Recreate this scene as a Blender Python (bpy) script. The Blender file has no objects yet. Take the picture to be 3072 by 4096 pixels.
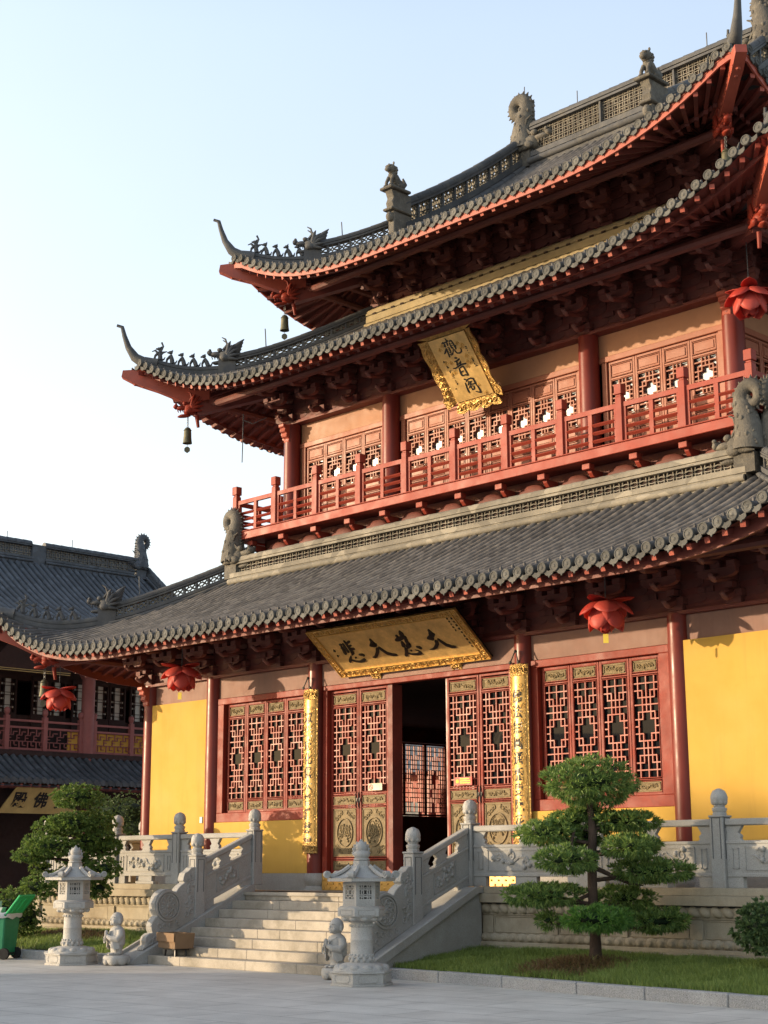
import bpy, math, random
from mathutils import Vector, Matrix, noise
from math import radians as R, sin, cos, pi
random.seed(7)
COL = bpy.context.scene.collection
SC = bpy.context.scene

# ------------------------------------------------------------------ materials
def mat(name, col, rough=0.7, var=0.25, s1=0.7, s2=14.0, bump=0.0, bs=60.0, metal=0.0, speck=0.0, col2=None, spec=0.4,
        stain=None, stain_s=1.5, trans=0.0, bdist=0.01, relief=None, streak=0.0, cell=0.0):
    m = bpy.data.materials.new(name); m.use_nodes = True
    nt = m.node_tree; N = nt.nodes; L = nt.links
    for n in list(N): N.remove(n)
    out = N.new('ShaderNodeOutputMaterial'); b = N.new('ShaderNodeBsdfPrincipled')
    L.new(b.outputs[0], out.inputs[0])
    g = N.new('ShaderNodeNewGeometry'); P = g.outputs['Position']
    def noi(s, d=4, r=0.6):
        n = N.new('ShaderNodeTexNoise'); n.inputs['Scale'].default_value = s
        n.inputs['Detail'].default_value = d; n.inputs['Roughness'].default_value = r
        L.new(P, n.inputs['Vector']); return n.outputs['Fac']
    def mr(src, a, b_, c, d):
        n = N.new('ShaderNodeMapRange'); n.inputs[1].default_value = a; n.inputs[2].default_value = b_
        n.inputs[3].default_value = c; n.inputs[4].default_value = d; L.new(src, n.inputs[0]); return n.outputs[0]
    def mix(f, a, b_, mode='MIX'):
        n = N.new('ShaderNodeMix'); n.data_type = 'RGBA'; n.blend_type = mode
        if isinstance(f, float): n.inputs[0].default_value = f
        else: L.new(f, n.inputs[0])
        for i, v in ((6, a), (7, b_)):
            if isinstance(v, tuple): n.inputs[i].default_value = (v[0], v[1], v[2], 1)
            else: L.new(v, n.inputs[i])
        return n.outputs[2]
    lo = tuple(c * (1 - var) for c in col); hi = tuple(min(1, c * (1 + var * 0.8)) for c in col)
    c = mix(mr(noi(s1), 0.35, 0.65, 0, 1), lo, hi)
    c = mix(mr(noi(s2, 3), 0.4, 0.7, 0, 0.5), c, tuple(x * (1 - var) for x in col))
    if col2: c = mix(mr(noi(s1 * 3.1, 5, 0.7), 0.5, 0.72, 0, 0.8), c, col2)
    if speck:
        v = noi(90, 2, 0.8)
        c = mix(mr(v, 0.52, 0.62, 0, speck), c, tuple(x * 0.35 for x in col))
        v2 = noi(70, 2, 0.8)
        c = mix(mr(v2, 0.55, 0.66, 0, speck * 0.7), c, tuple(min(1, x * 1.5) for x in col))
    if stain: c = mix(mr(noi(stain_s, 6, 0.7), 0.47, 0.68, 0, 0.85), c, stain)
    if cell:
        vo = N.new('ShaderNodeTexVoronoi'); vo.inputs['Scale'].default_value = cell; L.new(P, vo.inputs['Vector'])
        sv = N.new('ShaderNodeSeparateColor'); L.new(vo.outputs['Color'], sv.inputs[0])
        c = mix(mr(sv.outputs[0], .55, 1.0, 0, .55), c, tuple(x*1.75 for x in col)); c = mix(mr(sv.outputs[1], .6, 1.0, 0, .6), c, tuple(x*.5 for x in col))
    if streak:
        mp = N.new('ShaderNodeMapping'); mp.inputs['Scale'].default_value = (5.5, 5.5, .35); L.new(P, mp.inputs[0])
        n = N.new('ShaderNodeTexNoise'); n.inputs['Scale'].default_value = 1; n.inputs['Detail'].default_value = 6; n.inputs['Roughness'].default_value = .7; L.new(mp.outputs[0], n.inputs['Vector'])
        c = mix(mr(n.outputs['Fac'], .5, .72, 0, streak), c, tuple(x*.72 for x in col))
    L.new(c, b.inputs['Base Color'])
    L.new(mr(noi(s2 * 0.6), 0.3, 0.7, max(0.02, rough - 0.08), min(1, rough + 0.1) if rough else 0.025), b.inputs['Roughness'])
    b.inputs['Metallic'].default_value = metal
    b.inputs['Specular IOR Level'].default_value = spec
    if trans: b.inputs['Transmission Weight'].default_value = 0
    if bump or relief:
        bm = N.new('ShaderNodeBump'); bm.inputs['Strength'].default_value = bump or relief[1]
        if relief:
            w = N.new('ShaderNodeTexVoronoi'); w.feature = 'SMOOTH_F1'; w.inputs['Scale'].default_value = relief[0]
            ns = N.new('ShaderNodeTexNoise'); ns.inputs['Scale'].default_value = relief[0] * 0.6; L.new(P, ns.inputs['Vector'])
            va = N.new('ShaderNodeVectorMath'); va.operation = 'MULTIPLY_ADD'; va.inputs[1].default_value = (0.12,) * 3
            L.new(ns.outputs['Color'], va.inputs[0]); L.new(P, va.inputs[2]); L.new(va.outputs[0], w.inputs['Vector'])
            L.new(w.outputs['Distance'], bm.inputs['Height']); bm.inputs['Distance'].default_value = relief[2]
        else:
            L.new(noi(bs, 3, 0.7), bm.inputs['Height']); bm.inputs['Distance'].default_value = bdist
        L.new(bm.outputs[0], b.inputs['Normal'])
    return m

M = {}
M['tile'] = mat('grey_tile', (0.095, 0.087, 0.08), 0.7, 0.3, 0.8, 9, 0.5, 45, col2=(0.18, 0.16, 0.135), spec=0.3, cell=5.0)
M['pan'] = mat('pan_tile', (0.05, 0.047, 0.043), 0.85, 0.3, 0.8, 9, 0.4, 45, cell=5.0)  # darker than the rolls: groove shade is put into the colour
M['tile_end'] = mat('tile_end', (0.0943, 0.09184, 0.082), 0.8, 0.3, 0.8, 20, 0.8, 70, bdist=0.01, cell=4.2)
M['ridge'] = mat('ridge_brick', (0.21, 0.188, 0.148), 0.85, 0.35, 0.5, 7, 0.5, 30, col2=(0.24, 0.22, 0.18), cell=3.3)
M['ridge_dark'] = mat('ridge_dark', (0.075, 0.076, 0.078), 0.75, 0.3, 0.9, 8, 0.4, 40, col2=(0.13, 0.12, 0.1))
M['beast'] = mat('beast_clay', (0.117, 0.1062, 0.0882), 0.85, 0.35, 1.5, 12, 0.9, 28, bdist=0.02, col2=(0.2, 0.18, 0.14))
M['red'] = mat('red_paint', (0.24, 0.033, 0.018), 0.5, 0.16, 0.8, 6, 0.15, 20, spec=0.18, stain=(0.19, 0.032, 0.021), stain_s=3.0, streak=.25)
M['red_col'] = mat('column_red', (0.172, 0.0258, 0.0172), 0.38, 0.15, 0.9, 6, 0.1, 15, spec=0.3, streak=.35)
M['red_dark'] = mat('eave_red', (0.165, 0.0374, 0.0264), 0.6, 0.25, 1.2, 8, 0.2, 20)
M['red_brk'] = mat('bracket_red', (0.1418, 0.0405, 0.0297), 0.65, 0.3, 1.2, 8, 0.2, 20)
M['red_nose'] = mat('bracket_nose', (0.19, 0.075, 0.058), 0.6, 0.2, 2, 8)
M['rafter'] = mat('rafter_red', (0.344, 0.0731, 0.043), 0.5, 0.2, 1, 6)
M['beam'] = mat('beam_board', (0.2552, 0.1408, 0.1056), 0.7, 0.15, 0.9, 5, 0.1, 20, stain=(0.25, 0.13, 0.095), stain_s=2.5, streak=.5)
M['beam_up'] = mat('beam_board_upper', (0.3696, 0.176, 0.0924), 0.6, 0.12, 0.7, 5, 0.1, 20)
M['rail'] = mat('rail_red', (0.2838, 0.0473, 0.02924), 0.5, 0.12, 0.8, 5, 0.1, 15, spec=0.2, stain=(0.25, 0.05, 0.034), stain_s=3.5, streak=.25)
M['leaf_up'] = mat('upper_leaf_red', (0.3096, 0.0989, 0.0516), 0.5, 0.12, 0.8, 5)
M['yellow'] = mat('yellow_plaster', (0.55, 0.33, 0.062), 0.85, 0.04, 0.4, 3, 0.12, 60, stain=(0.5, 0.3, 0.056), stain_s=0.9, streak=.35)
M['glass'] = mat('dark_glass', (0.012, 0.012, 0.014), 0.0, 0.1, spec=0.04)
M['glass_up'] = mat('coated_glass', (0.35, 0.36, 0.36), 0.16, 0.05, metal=0.85, spec=0.8)
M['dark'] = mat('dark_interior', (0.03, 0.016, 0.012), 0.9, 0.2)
M['black'] = mat('black_lacquer', (0.012, 0.009, 0.008), 0.35, 0.1)
M['ridge_yellow_lit'] = mat('ochre_ridge_lit', (0.3, 0.235, 0.125), 0.8, 0.25, 0.8, 8, 0.5, 30, col2=(0.22, 0.17, 0.09))  # ochre brick tone with a sunlit look put into the colour
M['gold'] = mat('gold_leaf', (0.62, 0.37, 0.1), 0.38, 0.15, 2, 12, metal=0.3, relief=(26, 0.25, 0.01))
M['gold_flat'] = mat('gold_panel', (0.644, 0.414, 0.1495), 0.42, 0.22, 5, 22, metal=0.35, relief=(18, 0.12, 0.01))
M['gold_carve'] = mat('gold_carving', (0.6, 0.38, 0.13), 0.36, 0.3, 8, 30, metal=0.8, relief=(38, 1.0, 0.03))
M['gold_sill'] = mat('brass_sill', (0.6, 0.35, 0.09), 0.42, 0.12, 2, 8, metal=0.35)
M['bronze'] = mat('carved_wood', (0.2112, 0.154, 0.0748), 0.6, 0.2, 6, 25, col2=(0.2, 0.14, 0.065), relief=(45, 0.5, 0.015), spec=0.3)
M['bronze_hi'] = mat('carved_wood_light', (0.33, 0.25, 0.12), 0.55, 0.2, 6, 25)
M['stone'] = mat('granite', (0.357, 0.3465, 0.3202), 0.85, 0.1, 0.8, 5, 0.35, 120, speck=0.45, stain=(0.27, 0.25, 0.215), stain_s=0.9, bdist=0.006, streak=.35)
M['stone_w'] = mat('weathered_stone', (0.374, 0.3245, 0.2365), 0.9, 0.15, 0.8, 5, 0.4, 60, speck=0.25, stain=(0.2, 0.155, 0.095), stain_s=0.55, streak=.6)
M['stone_lan'] = mat('lantern_stone', (0.4, 0.385, 0.355), 0.85, 0.1, 2, 9, 0.4, 110, speck=0.4, bdist=0.006)
M['stone_gap'] = mat('stone_recess', (0.1, 0.1, 0.1), 0.95, 0.1)
M['step'] = mat('step_stone', (0.39, 0.345, 0.28), 0.85, 0.12, 1.0, 6, 0.3, 80, speck=0.3, stain=(0.2, 0.175, 0.13), stain_s=1.6, streak=.3)
M['kerb'] = mat('kerb_granite', (0.345, 0.345, 0.3392), 0.9, 0.15, 1.5, 10, 0.9, 50, speck=0.8, bdist=0.015)
M['soil'] = mat('lawn_soil', (0.06, 0.065, 0.022), 1.0, 0.3, 2, 12, 0.6, 30, col2=(0.045, 0.07, 0.015))
M['mulch'] = mat('mulch', (0.13, 0.075, 0.04), 1.0, 0.4, 6, 30, 1.0, 40, bdist=0.03)
M['bark'] = mat('bark', (0.075, 0.048, 0.034), 0.95, 0.35, 3, 20, 1.0, 40, bdist=0.02)
M['bell'] = mat('bronze_bell', (0.11, 0.1, 0.06), 0.55, 0.3, 6, 20, metal=0.4, col2=(0.13, 0.15, 0.09))
M['wire'] = mat('wire', (0.1, 0.1, 0.1), 0.5, 0.1, metal=0.5)
M['card'] = mat('cardboard', (0.2, 0.125, 0.068), 0.9, 0.1, 3, 12)
M['white'] = mat('white_plastic', (0.6, 0.6, 0.57), 0.5, 0.05)
M['bin'] = mat('green_plastic', (0.02, 0.2, 0.09), 0.45, 0.15, 2, 10)
M['bin_lid'] = mat('green_lid_plastic', (0.03, 0.42, 0.12), 0.4, 0.1, 2, 10)
M['rubber'] = mat('rubber', (0.015, 0.015, 0.015), 0.8, 0.2)
M['paper'] = mat('paper_yellow', (0.8, 0.6, 0.08), 0.7, 0.05)
M['sign_red'] = mat('sign_red', (0.5, 0.05, 0.03), 0.5, 0.05)
M['sign_tan'] = mat('sign_tan', (0.55, 0.42, 0.3), 0.5, 0.05)
M['hall_tile'] = mat('hall_tile', (0.07, 0.078, 0.088), 0.6, 0.25, 0.8, 9, 0.5, 45, cell=5.0)
M['hall_red'] = mat('hall_red', (0.3, 0.1, 0.09), 0.6, 0.2, 0.9, 7)
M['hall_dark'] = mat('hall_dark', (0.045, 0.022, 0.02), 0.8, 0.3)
M['hall_gold'] = mat('hall_board', (0.5, 0.36, 0.14), 0.5, 0.2, 1.5, 9, 0.3, 30)
M['red_cloth'] = mat('red_cloth', (0.45, 0.02, 0.015), 0.8, 0.1)

def leafmat(name, c1, c2, tr=0.35):
    m = bpy.data.materials.new(name); m.use_nodes = True
    nt = m.node_tree; N = nt.nodes; L = nt.links
    for n in list(N): N.remove(n)
    out = N.new('ShaderNodeOutputMaterial'); b = N.new('ShaderNodeBsdfPrincipled'); t = N.new('ShaderNodeBsdfTranslucent')
    mx = N.new('ShaderNodeMixShader'); mx.inputs[0].default_value = tr
    g = N.new('ShaderNodeNewGeometry'); ri = g.outputs['Random Per Island']
    cr = N.new('ShaderNodeMix'); cr.data_type = 'RGBA'
    cr.inputs[6].default_value = (*c1, 1); cr.inputs[7].default_value = (*c2, 1)
    L.new(ri, cr.inputs[0]); L.new(cr.outputs[2], b.inputs['Base Color']); L.new(cr.outputs[2], t.inputs[0])
    b.inputs['Roughness'].default_value = 0.5; b.inputs['Specular IOR Level'].default_value = 0.35
    L.new(b.outputs[0], mx.inputs[1]); L.new(t.outputs[0], mx.inputs[2]); L.new(mx.outputs[0], out.inputs[0])
    return m
M['needle'] = leafmat('needle_green', (0.05, 0.115, 0.032), (0.27, 0.37, 0.09))
M['needle_new'] = leafmat('needle_bright', (0.06, 0.15, 0.03), (0.15, 0.29, 0.05))
M['leaf_l'] = leafmat('round_leaf_green', (0.055, 0.105, 0.025), (0.2, 0.28, 0.06))
M['leaf_s'] = leafmat('shrub_leaf_green', (0.045, 0.085, 0.03), (0.12, 0.18, 0.065), 0.2)
M['grass'] = leafmat('grass_blades', (0.11, 0.17, 0.035), (0.28, 0.36, 0.09))
M['straw'] = leafmat('dry_grass', (0.14, 0.09, 0.045), (0.26, 0.17, 0.08))
M['petal'] = leafmat('lotus_petal_cloth', (0.55, 0.06, 0.045), (0.66, 0.12, 0.09), 0.45)

# ------------------------------------------------------------------ mesh builder
def V(*a): return Vector(a)
class MB:
    def __init__(s): s.v = []; s.f = []
    def add(s, vs, fs):
        o = len(s.v); s.v += [tuple(p) for p in vs]; s.f += [tuple(i + o for i in f) for f in fs]; return s
    def box(s, x0, x1, y0, y1, z0, z1):
        return s.add([(x0,y0,z0),(x1,y0,z0),(x1,y1,z0),(x0,y1,z0),(x0,y0,z1),(x1,y0,z1),(x1,y1,z1),(x0,y1,z1)],
              [(0,3,2,1),(4,5,6,7),(0,1,5,4),(1,2,6,5),(2,3,7,6),(3,0,4,7)])
    def obox(s, c, a, b, d):
        c = Vector(c); a = Vector(a); b = Vector(b); d = Vector(d)
        vs = [c-a-b-d, c+a-b-d, c+a+b-d, c-a+b-d, c-a-b+d, c+a-b+d, c+a+b+d, c-a+b+d]
        return s.add(vs, [(0,3,2,1),(4,5,6,7),(0,1,5,4),(1,2,6,5),(2,3,7,6),(3,0,4,7)])
    def beam(s, p, q, w, h, up=(0,0,1)):
        p = Vector(p); q = Vector(q); d = q - p; l = d.length; d.normalize()
        sd = d.cross(Vector(up)); sd.normalize(); u = sd.cross(d)
        return s.obox((p+q)/2, d*l/2, sd*w/2, u*h/2)
    def tube(s, path, r, n=8, flat=1.0, up=None, cap=True):
        path = [Vector(p) for p in path]; m = len(path)
        rs = r if isinstance(r, (list, tuple)) else [r]*m
        T = []
        for i in range(m):
            t = path[min(i+1, m-1)] - path[max(i-1, 0)]
            T.append(t.normalized() if t.length > 1e-9 else Vector((0,0,1)))
        u0 = Vector(up) if up else (Vector((0,0,1)) if abs(T[0].z) < 0.9 else Vector((1,0,0)))
        a = (u0 - T[0]*u0.dot(T[0])).normalized(); vs = []
        for i in range(m):
            a = (a - T[i]*a.dot(T[i]))
            a = a.normalized() if a.length > 1e-6 else Vector((1,0,0))
            b = T[i].cross(a)
            for k in range(n):
                th = 2*pi*k/n
                vs.append(path[i] + (a*cos(th)*flat + b*sin(th))*rs[i])
        fs = []
        for i in range(m-1):
            for k in range(n):
                k2 = (k+1) % n
                fs.append((i*n+k, i*n+k2, (i+1)*n+k2, (i+1)*n+k))
        if cap: fs.append(tuple(reversed(range(n)))); fs.append(tuple((m-1)*n+k for k in range(n)))
        return s.add(vs, fs)
    def lathe(s, c, prof, n=24, sx=1.0, sy=1.0, rot=0.0, wob=None):
        vs = []; m = len(prof)
        for j, (r, z) in enumerate(prof):
            for k in range(n):
                th = 2*pi*k/n + rot; rr = r*(wob(th, z) if wob else 1)
                vs.append((c[0]+rr*cos(th)*sx, c[1]+rr*sin(th)*sy, c[2]+z))
        fs = [(j*n+k, j*n+(k+1)%n, (j+1)*n+(k+1)%n, (j+1)*n+k) for j in range(m-1) for k in range(n)]
        fs.append(tuple(reversed(range(n)))); fs.append(tuple((m-1)*n+k for k in range(n)))
        return s.add(vs, fs)
    def prism(s, pts, d):
        pts = [Vector(p) for p in pts]; d = Vector(d); n = len(pts)
        vs = pts + [p+d for p in pts]
        return s.add(vs, [tuple(reversed(range(n))), tuple(range(n, 2*n))] + [(i, (i+1)%n, (i+1)%n+n, i+n) for i in range(n)])
    def ell(s, c, rx, ry=None, rz=None, nu=12, nv=8, m=None, nz=0, nzs=3.0):
        ry = ry or rx; rz = rz or rx; c = Vector(c); vs = []; fs = []
        for j in range(nv+1):
            ph = -pi/2 + pi*j/nv
            for k in range(nu):
                th = 2*pi*k/nu; p = Vector((rx*cos(ph)*cos(th), ry*cos(ph)*sin(th), rz*sin(ph)))
                if m: p = m @ p
                if nz: p = p*(1 + nz*noise.noise((p + c)*nzs))
                vs.append(c + p)
        for j in range(nv):
            for k in range(nu): fs.append((j*nu+k, j*nu+(k+1)%nu, (j+1)*nu+(k+1)%nu, (j+1)*nu+k))
        return s.add(vs, fs)
    def arc_ring(s, c, u, w, n_, rad, th, dep, a0=0, a1=2*pi, seg=12):
        # flat band along a circle in plane (u,w), normal n_
        c = Vector(c); vs = []; closed = abs(a1-a0) > 6.28
        m = seg if closed else seg+1
        for k in range(m):
            a = a0 + (a1-a0)*k/seg; d = u*cos(a) + w*sin(a)
            for rr, q in ((rad-th/2, -dep/2), (rad+th/2, -dep/2), (rad+th/2, dep/2), (rad-th/2, dep/2)):
                vs.append(c + d*rr + n_*q)
        fs = []
        for k in range(seg):
            k2 = (k+1) % m
            for j in range(4): fs.append((k*4+j, k*4+(j+1)%4, k2*4+(j+1)%4, k2*4+j))
        return s.add(vs, fs)
    def stroke(s, pts, o, u, w, n_, d=0.008, up=1):
        # brush stroke: polyline with widths in plane (u,w)
        ps = []
        for i in range(len(pts)-1):
            (x0,y0,w0),(x1,y1,w1) = pts[i], pts[i+1]
            for k in range(3): t = k/3; ps.append((x0+(x1-x0)*t, y0+(y1-y0)*t, w0+(w1-w0)*t))
        ps.append(pts[-1]); L_ = []; R_ = []; m = len(ps)
        for i in range(m):
            a = ps[max(i-1,0)]; b = ps[min(i+1,m-1)]; dx, dy = b[0]-a[0], b[1]-a[1]; l = math.hypot(dx,dy) or 1
            nx, ny = -dy/l, dx/l; x, y, ww = ps[i]
            e = 0.55 if i in (0, m-1) else 1
            L_.append((x+nx*ww/2*e, y+ny*ww/2*e)); R_.append((x-nx*ww/2*e, y-ny*ww/2*e))
        vs = []
        for q in (0, d):
            for a, b in zip(L_, R_):
                vs.append(o+u*a[0]+w*a[1]+n_*q); vs.append(o+u*b[0]+w*b[1]+n_*q)
        fs = []; h = 2*m
        for i in range(m-1):
            a = 2*i; fs += [(a+h, a+1+h, a+3+h, a+2+h), (a, a+2, a+2+h, a+h), (a+1, a+1+h, a+3+h, a+3)]
        fs += [(0, h, h+1, 1), (2*m-2, 2*m-1, 2*m-1+h, 2*m-2+h)]
        return s.add(vs, fs)
    def build(s, name, m, parent=None, smooth=None, bevel=0, loc=None, label=None, seg=1):
        me = bpy.data.meshes.new(name); me.from_pydata(s.v, [], s.f); me.materials.append(m if not isinstance(m, str) else M[m])
        me.validate()
        if smooth is not None:
            me.polygons.foreach_set('use_smooth', [True]*len(me.polygons)); me.set_sharp_from_angle(angle=R(smooth))
        o = bpy.data.objects.new(name, me); COL.objects.link(o)
        if parent:
            o.parent = parent; o.matrix_parent_inverse = Matrix.Translation(-parent_world(parent))
        if loc: o.location = loc
        if bevel:
            b = o.modifiers.new('b', 'BEVEL'); b.width = bevel; b.segments = seg; b.limit_method = 'ANGLE'; b.angle_limit = R(40)
        if label: o['label'] = label
        return o
def parent_world(o):
    return o.location.copy() if o.parent is None else Vector((0,0,0)) + (o.get('_w') and Vector(o['_w']) or Vector((0,0,0)))
def thing(name, loc, label, cat, group=None):
    o = bpy.data.objects.new(name, None); COL.objects.link(o); o.location = loc; o.empty_display_size = 0.2
    return tag(o, label, cat, group)
def tag(o, label, cat, group=None, kind=None):
    if label: o['label'] = label
    if cat: o['category'] = cat
    if group: o['group'] = group
    if kind: o['kind'] = kind
    return o
def structure(o): o['kind'] = 'structure'; return o
def copy_tree(o, parent=None):
    c = o.copy(); COL.objects.link(c)
    if parent is not None: c.parent = parent
    for ch in list(o.children): copy_tree(ch, c)
    return c
def scroll(mb, c, u, w, n_, size, r=0.012, turns=1.3, sg=1, a0=0.0, n=14):
    pts = []; rs = []
    for i in range(n):
        t = i/(n-1); a = a0 + sg*turns*2*pi*t; rad = size*(1 - 0.85*t)
        pts.append(Vector(c) + u*(rad*cos(a)) + w*(rad*sin(a)) + n_*0.002); rs.append(r*(1 - 0.4*t))
    mb.tube(pts, rs, 5)
def relief(mb, c, u, w, n_, W, H, seed=0, r=0.012, k=6, wig=True):
    rnd = random.Random(seed); c = Vector(c)
    for i in range(k):
        x = (i+0.5)/k*W - W/2 + rnd.uniform(-.05,.05)*W/k; y = rnd.uniform(-0.22, 0.22)*H
        scroll(mb, c + u*x + w*y, u, w, n_, min(H*0.32, W/k*0.62), r, rnd.uniform(0.8,1.5), rnd.choice((-1,1)), rnd.uniform(0,6))
        for _ in range(2):
            a = rnd.uniform(0, 6.28); p = c + u*(x + cos(a)*W/k*0.4) + w*(y + sin(a)*H*0.3)
            mb.ell(p, r*2.2, r*2.2, r*2.2, 6, 4)
    if wig:
        pts = [c + u*((i/20-0.5)*W*0.94) + w*(H*0.2*sin(i*0.9 + seed)) for i in range(21)]
        mb.tube(pts, r, 5)

YC = 7.83
SIDES = {'F': (V(1,0,0), V(0,-1,0)), 'R': (V(0,1,0), V(1,0,0)), 'L': (V(0,-1,0), V(-1,0,0)), 'B': (V(-1,0,0), V(0,1,0))}
C0 = V(0, YC, 0); Z = V(0,0,1)
TEM = thing('temple_pavilion', (0, YC, 0), 'three-tiered red and yellow temple pavilion with dark grey upturned tile roofs', 'temple')
def wp(side, hx, hy, u, out, z):
    U, N = SIDES[side]; h = hy if side in 'FB' else hx
    return C0 + U*u + N*(h+out) + Z*z

class Tier:
    def __init__(s, a, yf, zm, A, L, p, s0, c, Trun, Tw, gable=None):
        s.a=a; s.b=YC-yf; s.zm=zm; s.A=A; s.L=L; s.p=p; s.s0=s0; s.c=c; s.T=Trun; s.Tw=Tw; s.g=gable
    def lift(s, e): return s.A*max(0.0, min(1.0, (s.L-e)/(s.L-0.35)))**s.p if e < s.L else 0.0
    def z(s, t, e): return s.zm + s.s0*t + s.c*t*t + s.lift(max(0.0,e))*max(0.0, 1-t/3.7)**2
    def h(s, side): return s.a if side in 'FB' else s.b
    def pt(s, side, u, t, dz=0.0):
        U, N = SIDES[side]; hh = s.b if side in 'FB' else s.a; e = s.h(side)-abs(u)
        return C0 + U*u + N*(hh-t) + Z*(s.z(t, e)+dz)
    def tmax(s, side, u):
        e = s.h(side)-abs(u)
        if s.g is None: return min(s.T, max(0.0,e))
        if side in 'FB': return s.T if abs(u) < s.g else min(s.a-s.g, max(0.0,e))
        return min(s.a-s.g, max(0.0,e))
    def diag(s, q, t, dz=0.0, out=0.0):
        # q: corner signs (sx, sy) ; sy=-1 front
        sx, sy = q
        return V(sx*(s.a-t+out), YC+sy*(s.b-t+out), s.z(t, t)+dz)

T1 = Tier(10.7, -2.65, 5.97, 1.1, 5.0, 3.0, 0.36, 0.03, 3.72, 2.65)
T2 = Tier(8.5, -0.55, 11.72, 1.16, 5.0, 2.35, 0.42, 0.03, 3.9, 2.65)
T3 = Tier(6.95, 1.0, 14.42, 1.04, 5.0, 2.7, 0.47, 0.026, 6.83, 2.65, gable=3.6)

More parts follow.
